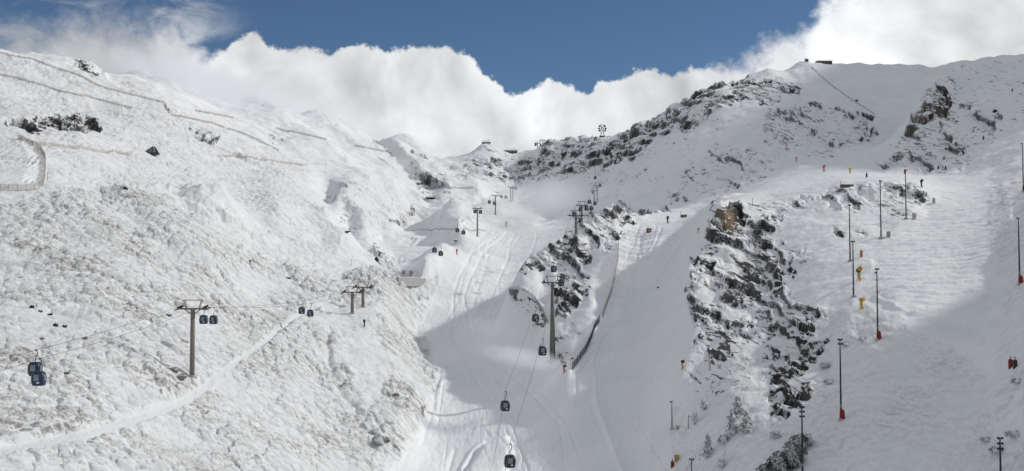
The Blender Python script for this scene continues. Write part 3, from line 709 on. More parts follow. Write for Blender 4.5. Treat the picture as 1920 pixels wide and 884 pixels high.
def tag(o, label, cat, group=None):
    o['label'] = label; o['category'] = cat
    if group: o['group'] = group
    return o
def copy_tree(o, parent=None):
    c = o.copy(); C.objects.link(c)
    if parent: c.parent = parent
    for ch in [k for k in bpy.data.objects if k.parent == o]: copy_tree(ch, c)
    return c
USED = {}
def instance(key, maker, loc, rz, label, scale=1.0):
    if key not in USED:
        USED[key] = maker(); o = USED[key]
    else:
        o = copy_tree(USED[key])
    o.location = loc; o.rotation_euler = (0, 0, rz); o.scale = (scale,) * 3; o['label'] = label
    return o

# ------------------------------------------------------------------ gondola cabins (origin at the rope grip)
def make_cabin(shell_m):
    def f():
        r = thing('gondola_cabin', 'x', 'gondola cabin', (0, 0, 0), 0, 'gondola cabins hanging from the two lift lines')
        prof = [(-4.15, 0.70, 0.62), (-4.10, 0.84, 0.78), (-3.95, 0.92, 0.86), (-3.3, 1.04, 0.98), (-2.9, 1.05, 0.99), (-2.45, 0.98, 0.92), (-2.12, 0.86, 0.80), (-2.02, 0.72, 0.66)]
        MB().rings(prof, 28, 3.6).done('cabin_shell', shell_m, r, True)
        for sx, sy in ((0, -1), (0, 1), (1, 0), (-1, 0)):       # four panes, each following the bulge
            mb = MB(); zs = [-3.32, -3.1, -2.9, -2.6, -2.36]
            grid = []
            for z in zs:
                h = np.interp(z, [p[0] for p in prof], [p[1 if sx else 2] for p in prof]) + 0.015
                row = []
                for k in range(5):
                    w = (k / 4 - 0.5) * 1.36 * (0.9 if z in (zs[0], zs[-1]) else 1.0)
                    hh = h * (1 - 0.10 * (abs(w) / 0.68) ** 4)
                    row.append(mb.bm.verts.new((sx * hh + (w if sy else 0), sy * hh + (w if sx else 0), z)))
                grid.append(row)
            for a, b in zip(grid[:-1], grid[1:]):
                for k in range(4): mb.bm.faces.new((a[k], a[k+1], b[k+1], b[k]))
            mb.done('window', M_GLASS, r, True)
        MB().rings([(-2.03, 0.74, 0.68), (-1.95, 0.70, 0.64), (-1.90, 0.52, 0.48)], 24, 3.4).done('cabin_roof', M_DARK, r, True)
        MB().box((0.28, -0.99, -3.62), (0.42, 0.03, 0.22), bev=0.006).done('white_sticker', M_WHITE, r)
        rack = MB()
        for z in (-3.75, -3.45): rack.box((-1.07, 0, z), (0.10, 1.1, 0.07))
        rack.done('ski_rack', M_GALV, r)
        MB().path([(0, 0, -1.92), (0, 0, -1.45), (0.10, 0, -1.1), (0.34, 0, -0.75), (0.36, 0, -0.35), (0.22, 0, -0.08)], 0.07, 8).done('hanger_arm', M_DARK, r)
        g = MB(); g.box((0.08, 0, 0), (0.34, 0.42, 0.22), bev=0.04); g.tube((0.1, -0.28, 0.02), (0.1, 0.28, 0.02), 0.07); g.done('rope_grip', M_DARK, r)
        return r
    return f
CAB = [  # column, row (cabin centre), distance, line, label
    (956, 866, 222, 'A', 'dark gondola cabin nearest the camera, lowest in the picture above the shaded piste'),
    (947, 762, 265, 'A', 'dark gondola cabin just uphill of the lowest one, at the tip of the sunlit patch'),
    (1017, 659, 304, 'A', 'dark gondola cabin beside the foot of the tall tapered lift tower'),
    (1004, 597, 352, 'A', 'dark gondola cabin in front of the snowy left foot of the middle crag'),
    (1038, 505, 420, 'A', 'dark gondola cabin right above the head of the tall tapered tower'),
    (1052, 531, 398, 'A', 'dark gondola cabin before the black rock face right of the tall tower head'),
    (1060.5, 446, 560, 'A', 'gondola cabin against the snow left of the crag top, below the paired towers'),
    (1074, 469, 535, 'A', 'gondola cabin seen in front of the upper rocks of the middle crag'),
    (1077, 402, 575, 'A', 'gondola cabin at the head of the left one of the paired towers'),
    (1088, 414, 580, 'A', 'gondola cabin on the post between the paired towers behind the crag'),
    (1088.5, 393, 625, 'A', 'gondola cabin at the left of the head of the right paired tower'),
    (1099.5, 391, 600, 'A', 'larger gondola cabin just right of the right paired tower head'),
    (1108.5, 391, 650, 'A', 'pale misty gondola cabin outermost right of the paired towers'),
    (1105, 379, 700, 'A', 'small gondola cabin in spindrift above the paired towers'),
    (1115.5, 382, 760, 'A', 'faint gondola cabin at the foot of the misty distant towers'),
    (1112, 361.5, 830, 'A', 'faint gondola cabin left of the misty distant towers'),
    (1125, 348, 870, 'A', 'faint gondola cabin at the right of the misty distant tower heads'),
    (1116, 333.5, 900, 'A', 'tiny gondola cabin just above the misty distant towers'),
    (1128, 312, 960, 'A', 'tiny gondola cabin topmost on the shaded mountain face under the ridge wheels'),
    (66, 693, 200, 'B', 'navy blue gondola cabin upper of the overlapping pair at the far left'),
    (73, 711, 192, 'B', 'navy blue gondola cabin lower of the overlapping pair at the far left'),
    (382, 600, 310, 'B', 'navy gondola cabin directly right of the brown tower on the scrub slope'),
    (400.5, 600.5, 318, 'B', 'navy gondola cabin farther right of the two beside the brown tower'),
    (566, 583, 398, 'B', 'navy gondola cabin left of two over the end of the snow track'),
    (582, 588, 392, 'B', 'navy gondola cabin right of two over the end of the snow track'),
    (695, 546.5, 500, 'B', 'navy gondola cabin just right of the twin short towers'),
    (814.7, 469.7, 560, 'B', 'small gondola cabin upper left of two above the retaining wall'),
    (826.5, 476, 550, 'B', 'small gondola cabin lower right of two above the retaining wall'),
    (857.6, 432.5, 660, 'B', 'small gondola cabin left of two below the slim tower on the lit knoll'),
    (869, 436.5, 650, 'B', 'small gondola cabin right of two below the slim tower on the lit knoll'),
    (890.6, 397, 745, 'B', 'small gondola cabin left under the head of the slim tower on the lit knoll'),
    (901, 398, 740, 'B', 'small gondola cabin right under the head of the slim tower on the lit knoll'),
    (917.6, 379.4, 820, 'B', 'tiny gondola cabin left of the second slim tower on the lit knoll'),
    (927.2, 382, 800, 'B', 'tiny gondola cabin touching the post of the second slim tower'),
    (940, 369.5, 860, 'B', 'tiny gondola cabin first right of the second slim tower'),
    (948.6, 370, 850, 'B', 'tiny gondola cabin halfway between the second slim tower and the far pair of posts'),
    (966.8, 354, 930, 'B', 'tiny gondola cabin right of the far pair of posts in spindrift'),
    (973.5, 333.5, 980, 'B', 'tiny gondola cabin left of two crossing the shaded face below the saddle'),
    (981.8, 335, 975, 'B', 'tiny gondola cabin right of two crossing the shaded face below the saddle'),
    (1004.5, 272, 1130, 'B', 'tiny gondola cabin left of the twin towers on the saddle skyline'),
    (1014, 273, 1130, 'B', 'tiny gondola cabin between the twin towers on the saddle skyline'),
    (1025, 271, 1130, 'B', 'tiny gondola cabin right of the twin towers on the saddle skyline'),
]
for px, py, d, ln, lab in CAB:
    p = at(px, py, d); k = 'slate' if ln == 'A' else 'navy'
    instance('cab' + k, make_cabin(M_SLATE if ln == 'A' else M_NAVY), p + Vector((0, 0, 3.1)), R(6) if ln == 'A' else R(-4), lab)

# ------------------------------------------------------------------ lift towers
TSEEN = 'lift towers carrying the gondola cables'
def lift_tower(bpx, bpy_, top, label, arm=2.9, r0=0.55, r1=0.38, rz=0.0, frame=True, tilt=0.12, d=None, slab=True, portal=1.0, m=M_STEEL):
    b = hit(bpx, bpy_) if d is None else at(bpx, bpy_, d)
    H = (bpy_ - top) / F * b.y; pf = 1.9 * portal if frame else 0.2; hc = H - pf
    t = thing('lift_tower', label, 'lift tower', b, rz, TSEEN)
    MB().tube((0, 0, -1.5), (0, 0, hc), r0, r1, 14).done('tower_post', m, t, True)
    if slab: MB().tube((0, 0, -0.6), (0, 0, 0.25), r0 * 1.9, r0 * 1.7, 14).done('footing', M_CONC, t)
    ca = MB(); ca.box((0, 0, hc - 0.15), (arm * 2, 0.5, 0.42), bev=0.05)
    for s in (-1, 1): ca.tube((s * r1, 0, hc - 1.3), (s * arm * 0.62, 0, hc - 0.3), 0.12)
    ca.done('crossarm', m, t)
    for s in (-1, 1):
        sh = MB()
        L = 2.6; dz = tilt * L
        sh.tube((s * arm, -L, hc + 0.05 - dz), (s * arm, L, hc + 0.05 + dz), 0.14)
        sh.box((s * arm, 0, hc + 0.0), (0.5, 0.9, 0.35))
        o = sh.done('sheave_beam', M_DARK, t)
        w = MB()
        for k in range(8):
            yy = -L + 2 * L * (k + 0.5) / 8
            w.tube((s * arm - 0.07, yy, hc + 0.30 + tilt * yy), (s * arm + 0.07, yy, hc + 0.30 + tilt * yy), 0.26, 0.26, 12)
        w.done('sheave_wheels', M_RUB, o)
        cw = MB(); cw.box((s * (arm + 0.62), 0, hc - 0.10), (0.5, 2 * L, 0.07), rx=math.atan(tilt))
        for k in (-1, 0, 1): cw.box((s * (arm + 0.3), k * L * 0.9, hc - 0.05 + k * tilt * L * 0.9), (0.6, 0.08, 0.08))
        cw.done('catwalk', M_DARK, t)
    if frame:
        fr = MB()
        for yy in (-0.5, 0.5):
            fr.tube((-arm * 0.82, yy, H), (arm * 0.82, yy, H), 0.10)
            for s in (-1, 1): fr.tube((s * arm * 0.5, yy, hc), (s * arm * 0.72, yy, H), 0.09)
        for s in (-1, 1): fr.tube((s * arm * 0.8, -0.5, H), (s * arm * 0.8, 0.5, H), 0.09)
        fr.done('lifting_frame', m, t)
    ld = MB()
    for s in (-0.2, 0.2): ld.tube((s, -r0 - 0.18, 0.5), (s, -r1 - 0.18, hc - 0.5), 0.035, n=5)
    k = 1.0
    while k < hc - 1: ld.tube((-0.2, -r0 - 0.17, k), (0.2, -r0 - 0.17, k), 0.025, n=4); k += 0.6
    ld.done('ladder', M_GALV, t)
    return b, H, hc, arm
TW = {}
M_BROWN = mat('brown_grey_steel', (0.20, 0.18, 0.155), 0.65, 0.1)
TW['B1'] = lift_tower(360, 706, 564, 'brown-grey tower with portal head on the scrub slope beside the snow track', 2.95, 0.62, 0.50, 0.0, m=M_BROWN)
TW['B2'] = lift_tower(660.5, 588, 538, 'short thick tower, left and nearer of the twins on the sunny bench', 3.0, 0.62, 0.52, -0.15, tilt=0.2, m=M_BROWN)
TW['B3'] = lift_tower(680.5, 577, 529, 'short thick tower, right and farther of the twins on the sunny bench', 3.0, 0.62, 0.52, -0.15, tilt=0.2, m=M_BROWN)
TW['B4'] = lift_tower(895, 444, 390, 'slim dark tower nearest on the lit knoll with a cabin either side of its head', 2.3, 0.5, 0.34, frame=False)
TW['B5'] = lift_tower(929, 403, 366, 'slim dark tower second on the lit knoll, cabin against its post', 2.3, 0.5, 0.34, frame=False)
TW['B6'] = lift_tower(957.5, 379, 350, 'far slim tower, left post of the pair at the edge of the spindrift', 1.8, 0.5, 0.36, frame=False)
TW['B7'] = lift_tower(961.5, 376, 351, 'far slim tower, right post of the pair at the edge of the spindrift', 1.8, 0.5, 0.36, frame=False)
TW['A1'] = lift_tower(1036, 676, 519, 'tallest tapered lift tower at the foot of the middle crag', 2.6, 1.05, 0.42, 0.05)
TW['A2'] = lift_tower(1080, 440, 395, 'dark tower behind the crag crest, left and lower of the paired towers', 2.5, 0.5, 0.42)
TW['A3'] = lift_tower(1091, 425, 378, 'dark tower behind the crag crest, right and taller of the paired towers', 2.5, 0.5, 0.42, d=640, slab=False)
TW['A4'] = lift_tower(1114, 384, 352, 'pale misty distant tower, left of two at the foot of the shaded face', 2.0, 0.45, 0.36)
TW['A5'] = lift_tower(1120, 380, 343, 'pale misty distant tower, right of two at the foot of the shaded face', 2.0, 0.45, 0.36)
for px, top, lab in ((1009, 268, 'little tower left of two on the saddle skyline'), (1018, 263, 'little tower right of two on the saddle skyline')):
    g = ridge(px, 1000, 1250); H = (560 - top) / F * g.y - g.z
    t = thing('lift_tower', lab, 'lift tower', g, 0, TSEEN)
    MB().tube((0, 0, -1), (0, 0, H), 0.4, 0.32, 10).done('tower_post', M_DARK, t, True)
    MB().box((0, 0, H), (6.2, 0.5, 0.5)).done('crossarm', M_DARK, t)
    for s in (-1, 1): MB().box((s * 2.9, 0, H + 0.2), (0.4, 3.0, 0.5)).done('sheave_beam', M_DARK, t)
    MB().box((0, 0, H + 1.3), (4.2, 0.3, 0.25)).box((-1.6, 0, H + 0.7), (0.25, 0.25, 1.2)).box((1.6, 0, H + 0.7), (0.25, 0.25, 1.2)).done('lifting_frame', M_DARK, t)
# wheel tower on the ridge
g = ridge(1130, 950, 1150); H = (560 - 233) / F * g.y - g.z
t = thing('ridge_wheel_tower', 'squat lattice tower ringed with sheave wheels on the rocky ridge', 'lift tower', g)
leg = MB()
for s in (-1, 1): leg.tube((s * 1.6, 0, -1), (s * 0.6, 0, H - 1), 0.22); leg.tube((s * 1.6, 0, 0.6), (-s * 0.8, 0, H - 3), 0.12)
leg.box((0, 0, 0.2), (5, 4, 0.6)); leg.done('lattice_frame', M_DARK, t)
for sx in (-1, 1):
    for k, (wx, wz) in enumerate(((2.2, H - 1.2), (2.9, H - 3.2), (2.4, H - 5.0))):
        o = MB(); o.tube((sx * wx, -0.2, wz), (sx * wx, 0.2, wz), 0.85, 0.85, 12); o.done('sheave_wheel', M_RUB, t)
        MB().tube((0, 0, H - 2.5), (sx * wx, 0, wz), 0.12).done('wheel_arm', M_DARK, t)
MB().box((0, 0, H - 0.2), (4.4, 1.4, 0.35)).done('top_platform', M_DARK, t)

# ------------------------------------------------------------------ haul ropes: each passes the grips of its cabins
def rope(label, pts):
    pts = sorted(pts, key=lambda v: v.y); mb = MB()
    out = []
    for a, b in zip(pts[:-1], pts[1:]):
        n = max(2, int((b - a).length / 14))
        for k in range(n):
            u = k / n; p = a.lerp(b, u); p.z -= 0.006 * (b - a).length * 4 * u * (1 - u); out.append(p)
    out.append(pts[-1]); mb.path(out, 0.034, 5)
    return tag(mb.done('haul_rope', M_ROPE), label, 'steel cable', 'steel haul ropes of the gondola lifts')
def tw(k, s):
    b, H, hc, arm = TW[k]; return b + Vector((s * arm, 0, hc + 0.6))
def cb(i): px, py, d = CAB[i][:3]; return at(px, py, d) + Vector((0, 0, 3.1))
rope('thin cable over the middle piste passing the left arm of the tall tapered tower', [at(925, 905, 200) + Vector((0, 0, 3.1)), cb(1), cb(3), tw('A1', -1), cb(4), cb(6), cb(8), cb(10), cb(13), cb(15), cb(17)])
rope('thin cable over the middle piste passing the right arm of the tall tapered tower', [at(940, 960, 185) + Vector((0, 0, 3.1)), cb(0), cb(2), tw('A1', 1), cb(7), cb(9), cb(11), cb(12), cb(14), cb(16), cb(18)])
rope('thin cable over the scrub slope passing the left arm of the brown-grey tower', [at(-160, 760, 150) + Vector((0, 0, 3.1)), cb(19), tw('B1', -1), cb(21), cb(23), tw('B2', -1), tw('B3', -1), cb(26), cb(28), cb(30), tw('B5', -1), cb(34), tw('B6', -1), cb(37)])
rope('thin cable over the scrub slope passing the right arm of the brown-grey tower', [at(-150, 780, 150) + Vector((0, 0, 3.1)), cb(20), tw('B1', 1), cb(22), cb(24), tw('B2', 1), tw('B3', 1), cb(25), cb(27), cb(29), cb(31), tw('B5', 1), cb(35), tw('B7', 1), cb(38)])

# ------------------------------------------------------------------ light masts on the right-hand run
def light_mast(px, base, top, label, pad=True, lean=0.0, heads=2, thick=0.17):
    b = hit(px, base); H = (base - top) / F * b.y
    t = thing('light_mast', label, 'light mast', b, 0, 'tall light masts along the right-hand run')
    q = Vector((lean * H, 0, H))
    MB().tube((0, 0, -1), q * 0.5, thick * 1.35, thick * 1.05, 10).tube(q * 0.5, q, thick * 1.05, thick * 0.7, 10).done('mast_pole', M_DARK, t, True)
    MB().box((0, 0, 0.15), (1.1, 1.1, 0.5), bev=0.05).done('footing', M_CONC, t)
    for k in range(heads):
        s = 1 if k % 2 else -1; z = H - 0.15 - 0.9 * (k // 2)
        h = MB(); h.box(q * (z / H) + Vector((s * 0.36, -0.12, 0)), (0.36, 0.30, 0.34), rz=s * 0.3, rx=0.5, bev=0.04)
        h.tube(q * (z / H), q * (z / H) + Vector((s * 0.4, 0, 0)), 0.05); h.done('flood_lamp', M_DARK, t)
    MB().box(q * 0.985 + Vector((0, 0, 0)), (0.9, 0.1, 0.1)).done('lamp_crossbar', M_DARK, t)
    if pad:
        p = MB(); p.rings([(0.0, 0.48, 0.48), (0.2, 0.55, 0.52), (1.4, 0.52, 0.5), (1.85, 0.40, 0.4), (2.0, 0.25, 0.25)], 14, 2.4)
        o = p.done('safety_pad', M_RED, t, True); o.location = (0.22, -0.1, 0.2)
    cab = MB(); cab.box((-0.02, -thick - 0.12, 2.9), (0.32, 0.2, 0.6), bev=0.02); cab.done('switch_box', M_GALV, t)
light_mast(1577, 788, 637, 'light mast with red padded foot standing alone left of centre on the lower right slope', heads=4)
light_mast(1646, 638, 504, 'light mast with red padded foot below the lit run, right of the yellow snow gun', heads=3)
light_mast(1600.5, 557, 452, 'light mast second from the cliff whose foot stands beside the fan snow gun', pad=False)
light_mast(1594, 490, 384, 'light mast rising before the dark ledge, its foot by the orange board', pad=False)
light_mast(1652, 447, 338, 'light mast on the knoll left of the boarded one', pad=False)
light_mast(1699, 411, 318, 'light mast highest on the knoll, standing beside the pale board', pad=False)
light_mast(1912, 534, 408, 'light mast right of the lit run near the picture edge, lower of two', heads=1)
light_mast(1919, 360, 268, 'light mast right of the upper run near the picture edge, upper of two', heads=1)
light_mast(1505, 900, 764, 'light mast rising through the dark bushes at the bottom', heads=6, pad=False)
light_mast(1877, 930, 822, 'light mast with stacked lamps at the bottom right corner', heads=6, pad=False)
light_mast(1260, 805, 753, 'short thin mast at the foot of the slope near the small snowy trees', heads=1, pad=False, thick=0.12)
light_mast(1297, 912, 861, 'short mast at the bottom edge left of the small bush', heads=2, pad=False, thick=0.12)

# ------------------------------------------------------------------ snow guns, pads, boards, marker posts
def snow_gun(px, py, hpx, label, m=M_YEL, rz=0.0, head=M_DARK):
    b = hit(px, py); H = hpx / F * b.y
    t = thing('snow_gun', label, 'snow gun', b, rz, 'fan snow guns beside the runs')
    leg = MB()
    for k in range(3):
        a = k * 2.094 + 0.5; leg.tube((0, 0, H * 0.5), (0.45 * H * 0.5 * math.cos(a), 0.45 * H * 0.5 * math.sin(a), -0.3), 0.08 * H / 2.5)
    leg.tube((0, 0, -0.3), (0, 0, H * 0.6), 0.13 * H / 2.5); leg.done('stand', m, t)
    u = H / 2.6
    br = MB(); br.tube((0, 0.35 * u, H * 0.74), (0, -0.55 * u, H * 0.86), 0.50 * u, 0.40 * u, 16); br.done('fan_barrel', head, t, True)
    MB().tube((0, -0.55 * u, H * 0.86), (0, -0.72 * u, H * 0.882), 0.47 * u, 0.47 * u, 16).done('nozzle_ring', m, t)
    MB().box((0.0, 0.15 * u, H * 0.45), (0.55 * u, 0.45 * u, 0.5 * u), bev=0.04).done('control_box', m, t)
for a in [(1611, 527, 26, 'yellow snow gun with dark fan head beside the mast left of the lit run'),
          (1616, 580, 22, 'all-yellow snow gun wrapped in a cover, below the fan-headed one', M_YEL, 0.6, M_YEL),
          (1280, 692, 17, 'yellow snow gun at the edge of the shaded run below the cliffs', M_YEL, 1.2),
          (1545, 322, 12, 'small orange snow gun left of two on the upper traverse', M_ORANGE),
          (1594, 326, 11, 'small yellow snow gun right of two on the upper traverse', M_YEL, 0.5, M_YEL),
          (1728, 351, 14, 'dark snow gun at the right end of the rocky knoll', M_DARK),
          (1252, 419, 13, 'dark snow gun standing on the lip above the stepped run', M_DARK),
          (1309, 437, 9, 'tiny yellow snow gun left of the ochre rock', M_YEL, 0.3, M_YEL),
          (683, 613, 13, 'dark snow gun on a stand on the bench below the twin towers', M_DARK),
          (469, 497, 9, 'small dark snow gun high on the scrub slope', M_DARK, 0.8),
          (1058, 699, 15, 'orange snow gun blowing snow at the tip of the middle crag', M_ORANGE, 1.3),
          (793, 780, 20, 'thin pale snow gun at the left edge of the piste', M_PALEWOOD, 0.4, M_PALEWOOD),
          (856.5, 478, 10, 'tiny orange snow gun above the retaining wall', M_ORANGE),
          (949, 426, 10, 'tiny pale snow gun on the lit knoll right of the slim tower', M_PALEWOOD, 0.3, M_PALEWOOD),
          (1493, 303, 8, 'tiny orange snow gun at the foot of the shaded mountain', M_ORANGE, 0.2, M_ORANGE)]:
    snow_gun(*a)
def pad(px, py, hpx, label, m=M_RED, w=0.42):
    b = hit(px, py); H = hpx / F * b.y
    t = thing('padded_hydrant', label, 'padded hydrant', b, 0, 'padded hydrants beside the runs')
    MB().rings([(-0.3, w * 0.9, w * 0.8), (0.1, w, w * 0.9), (H * 0.7, w, w * 0.9), (H * 0.88, w * 0.75, w * 0.7), (H * 0.92, w * 0.3, w * 0.3)], 14, 2.6).done('pad_cover', m, t, True)
    MB().tube((0, 0, H * 0.8), (0, 0, H * 1.15), 0.06).box((0, 0, H * 1.15), (0.22, 0.22, 0.16)).done('hydrant_pipe', M_DARK, t)
pad(1895, 690, 18, 'red padded hydrant left of two at the right edge')
pad(1903.5, 690, 17, 'dark padded hydrant right of two at the right edge', M_DARK)
pad(1261, 876, 12, 'small dark red padded hydrant at the bottom beside the yellow box')
pad(1013, 657, 9, 'small red padded hydrant behind the cabin at the tall tower foot')
pad(1697, 327, 8, 'dark hydrant on the upper traverse, nearest the hill'), 
for i, (px, py, h) in enumerate([(1625, 333, 9), (1759, 318, 8), (1773, 318, 7), (1806, 290, 8), (1844, 262, 7), (1898, 172, 6)]):
    pad(px, py, h, ['dark hydrant on the traverse left of the hill', 'dark hydrant left of two below the upper right hill', 'dark hydrant right of two below the upper right hill',
                    'dark hydrant low on the upper right hill', 'dark hydrant midway up the upper right hill', 'dark hydrant highest on the upper right hill'][i], M_DARK, 0.35)
def board(px, py, w, h, label, m):
    b = hit(px, py); k = b.y / F
    t = thing('equipment_box', label, 'equipment box', b, rng.uniform(-.4, .4), 'boxes and boards beside the runs')
    MB().box((0, 0, h * k * 0.42), (w * k, 0.7, h * k), bev=0.05).done('box_body', m, t)
    MB().box((0, 0, h * k * 0.95), (w * k * 1.08, 0.8, 0.10)).done('snowy_lid', M_WHITE, t)
    MB().box((0, -0.37, h * k * 0.42), (w * k * 0.55, 0.04, h * k * 0.45)).done('box_door', M_WOOD, t)
board(1269, 865, 9, 13, 'yellow box at the bottom beside the red hydrant', M_YEL)
board(1270, 806, 6, 9, 'pale box beside the short thin mast', M_PALEWOOD)
board(1666, 444, 6, 10, 'brown box right of the knoll mast', M_WOOD)
board(1714, 411, 7, 12, 'pale board right of the highest knoll mast', M_PALEWOOD)
board(1615, 482, 4, 13, 'orange-red board above the fan snow gun', M_ORANGE)
board(1217, 436, 9, 8, 'red-brown box at the left edge of the stepped run', M_RED)
board(1751, 381, 5, 10, 'pale board at the right end of the knoll rocks', M_PALEWOOD)
board(757, 516, 7, 9, 'grey box left of two on the concrete wall', M_CONC)
board(771, 517, 7, 9, 'grey box right of two on the concrete wall', M_CONC)
def marker(px, py, h, label):
    b = hit(px, py); H = h / F * b.y
    t = thing('marker_pole', label, 'marker pole', b, 0, 'thin marker poles in the snow')
    MB().tube((0, 0, -0.6), (0.03 * H, 0, H), 0.09, 0.06, 6).done('pole', M_DARK, t)
    MB().box((0.03 * H, 0, H), (0.3, 0.08, 0.3)).done('marker_cap', M_DARK, t)
for a in [(735, 388, 16, 'slim pole on the snowy crag across the gully'), (1411, 383, 10, 'short pole on the knoll crest right of the ochre rock'),
          (1440, 418, 14, 'short pole on the lit slope right of the ochre rock'), (1452, 434, 14, 'short pole lower on the lit slope right of the ochre rock'),
          (1113, 400, 12, 'pole at the top left of the middle crag'), (1181, 392, 8, 'pole on the flat top of the middle crag'),
          (228, 207, 6, 'pole left of two above the small hut'), (263, 209, 6, 'pole right of two above the small hut'),
          (233, 246, 6, 'pole on the slope right of the black outcrop'), (314, 312, 7, 'pole on the slope right of the small hut'),
          (89, 338, 14, 'dark post at the corner of the fenced platform'), (658, 500, 12, 'pole on the scrub above the twin towers'),
          (1291, 805, 24, 'thin pole on the slope between the short mast and the bare tree'), (827, 410, 6, 'pole beside the gully on the left knoll'),
          (497, 300, 8, 'pole below the long snow fence, left of two'), (611, 310, 8, 'pole near the end of the lower snow fence')]:
    marker(*a)

# ------------------------------------------------------------------ snow fences
def fence(label, pl, hm, net=M_WOOD, gap=4.5, posts=M_WOOD, solid=False, name='snow_fence', cat='fence'):
    pts = []
    for a, b in zip(pl[:-1], pl[1:]):
        n = max(1, int(math.hypot(b[0]-a[0], b[1]-a[1]) / 5))
        for k in range(n): pts.append(hit(a[0] + (b[0]-a[0]) * k / n, a[1] + (b[1]-a[1]) * k / n))
    pts.append(hit(*pl[-1]))
    # drop points that jump in distance
    keep = [pts[0]]
    for p in pts[1:]:
        if abs(p.y - keep[-1].y) < 0.05 * p.y + 6: keep.append(p)
    line = [keep[0]]; 
    for p in keep[1:]:
        seg = p - line[-1]
        while seg.length > gap:
            q = line[-1] + seg.normalized() * gap; line.append(q); seg = p - q
    c = line[0].copy(); t = thing(name, label, cat, c)
    if len(line) < 2: return
    for q in line: q.z = zat(q.x, q.y)
    mb = MB(); hm = hm * 0.72; rows = max(3, int(hm / 0.3))
    for a, b in zip(line[:-1], line[1:]):
        d = b - a; nrm = Vector((-d.y, d.x, 0)).normalized() * 0.03
        for k in range(rows):
            z0 = hm * (k / rows) + 0.05; z1 = z0 + (hm / rows) * 0.5
            for s in (-1, 1):
                o = nrm * s
                mb.quad(a - c + o + Vector((0, 0, z0)), b - c + o + Vector((0, 0, z0)), b - c + o + Vector((0, 0, z1)), a - c + o + Vector((0, 0, z1)))
    mb.done('fence_slats', net, t)
    proto = MB().tube((0, 0, -0.8), (0, 0, hm + 0.25), 0.08, 0.07, 6).done('fence_post', posts, t)
    step = max(1, math.ceil(len(line) / 95))
    for i, q in enumerate(line[::step]):
        o = proto if i == 0 else proto.copy()
        if i: C.objects.link(o); o.parent = t
        o.location = q - c
fence('long wooden snow fence running down from the top left skyline', [(0,101),(60,112),(100,128),(150,143),(190,165),(250,180),(308,194)], 2.0)
fence('short steep fence flight joining the two long upper snow fences', [(309,196),(313,206),(318,214)], 2.6)
fence('long wooden snow fence curving from the steep flight towards the right', [(321,217),(360,224),(400,234),(440,246),(480,262),(530,288)], 2.0)
fence('wooden snow fence second from the top at the left edge', [(0,142),(50,152),(110,172),(180,187),(256,207)], 1.9)
fence('short detached snow fence near the misty skyline', [(366,209),(405,216),(446,224)], 2.0)
fence('snow fence crossing below the rocky hump in the upper middle left', [(518,242),(570,253),(632,268)], 2.0)
fence('snow fence leading to the saddle right of the rocky hump', [(665,274),(700,281),(737,289)], 2.0)
fence('low wooden snow fence nearest the middle of the left hillside', [(412,294),(450,296),(500,302),(580,313)], 1.9, M_PALEWOOD)
fence('tall wooden fence wrapping the flat platform at the left edge', [(34,262),(55,270),(74,278),(85,300),(85,325),(82,344),(78,352)], 3.2, M_PALEWOOD, 3)
fence('wooden fence along the front edge of the left platform', [(0,358),(30,359),(60,358),(80,354)], 3.4, M_PALEWOOD, 3)
fence('pale fence running right from the platform to the small hut', [(36,260),(60,271),(100,275),(150,279),(195,288),(252,291)], 1.9, M_PALEWOOD)
fence('faint snow fence down the smooth bowl below the summit building', [(1522,127),(1542,147),(1562,163),(1600,190),(1642,216)], 1.4, M_CONC)
fence('pale lit fence along the left edge of the stepped run', [(1160,458),(1159,490),(1153,520),(1146,550),(1137,575),(1130,597)], 2.4, M_PALEWOOD, 3)
fence('safety net at the tip of the middle crag, its shade painted dark', [(1124,604),(1114,620),(1108,640),(1097,662),(1084,680),(1069,700)], 3.0, M_DARK, 3, M_DARK)  # lower run of the lit fence; its shade is put in as dark material
fence('snow-crusted stone fence curving round the left foot of the middle crag', [(955,547),(975,543),(992,549),(1008,566),(1020,590),(1028,610)], 1.6, M_CONC, 3)
fence('thin low barrier crossing the gully slope below the slim tower', [(770,433),(820,431),(870,432),(918,434)], 1.0, M_WOOD, 5)
def wall(name, label, p, q, h, th, m, cat='wall', cap=True, sink=2.0):
    p, q = Vector(p), Vector(q); d = q - p; mid = (p + q) / 2; t = thing(name, label, cat, mid, math.atan2(d.y, d.x))
    MB().box((0, 0, (h - sink) / 2), (d.length, th, h + sink), bev=0.05).done('wall_body', m, t)
    if cap: MB().box((0, 0, h + 0.13), (d.length + 0.3, th + 0.4, 0.3), bev=0.08).done('snow_cap', M_WHITE, t)
p, q = hit(745, 528), hit(797, 528); p.z = q.z = min(p.z, q.z)
wall('retaining_wall', 'low concrete retaining wall with snow cap at the gully mouth beside the piste', p, q, 7 / F * p.y, 1.0, M_CONC)
fence('long low dam barrier across the head of the gully', [(786,355),(820,354),(860,354),(896,353)], 1.9, M_CONC, 4, M_CONC, name='dam_barrier', cat='barrier')
p, q = hit(798, 374), hit(818, 374)
t = thing('culvert', 'dark square culvert opening below the dam wall in the gully', 'culvert', (p + q) / 2)
MB().box((0, 0, 1.4), (8.0, 3.0, 0.9), bev=0.1).done('culvert_lintel', M_CONC, t)
MB().box((0, 1.2, -0.6), (6.4, 1.5, 3.2)).done('opening_shade', M_RUB, t)  # solid black block painting the shade inside the recess
for s in (-1, 1): MB().box((s * 3.6, 0, -0.6), (0.9, 3.0, 3.2)).done('side_wall', M_CONC, t)

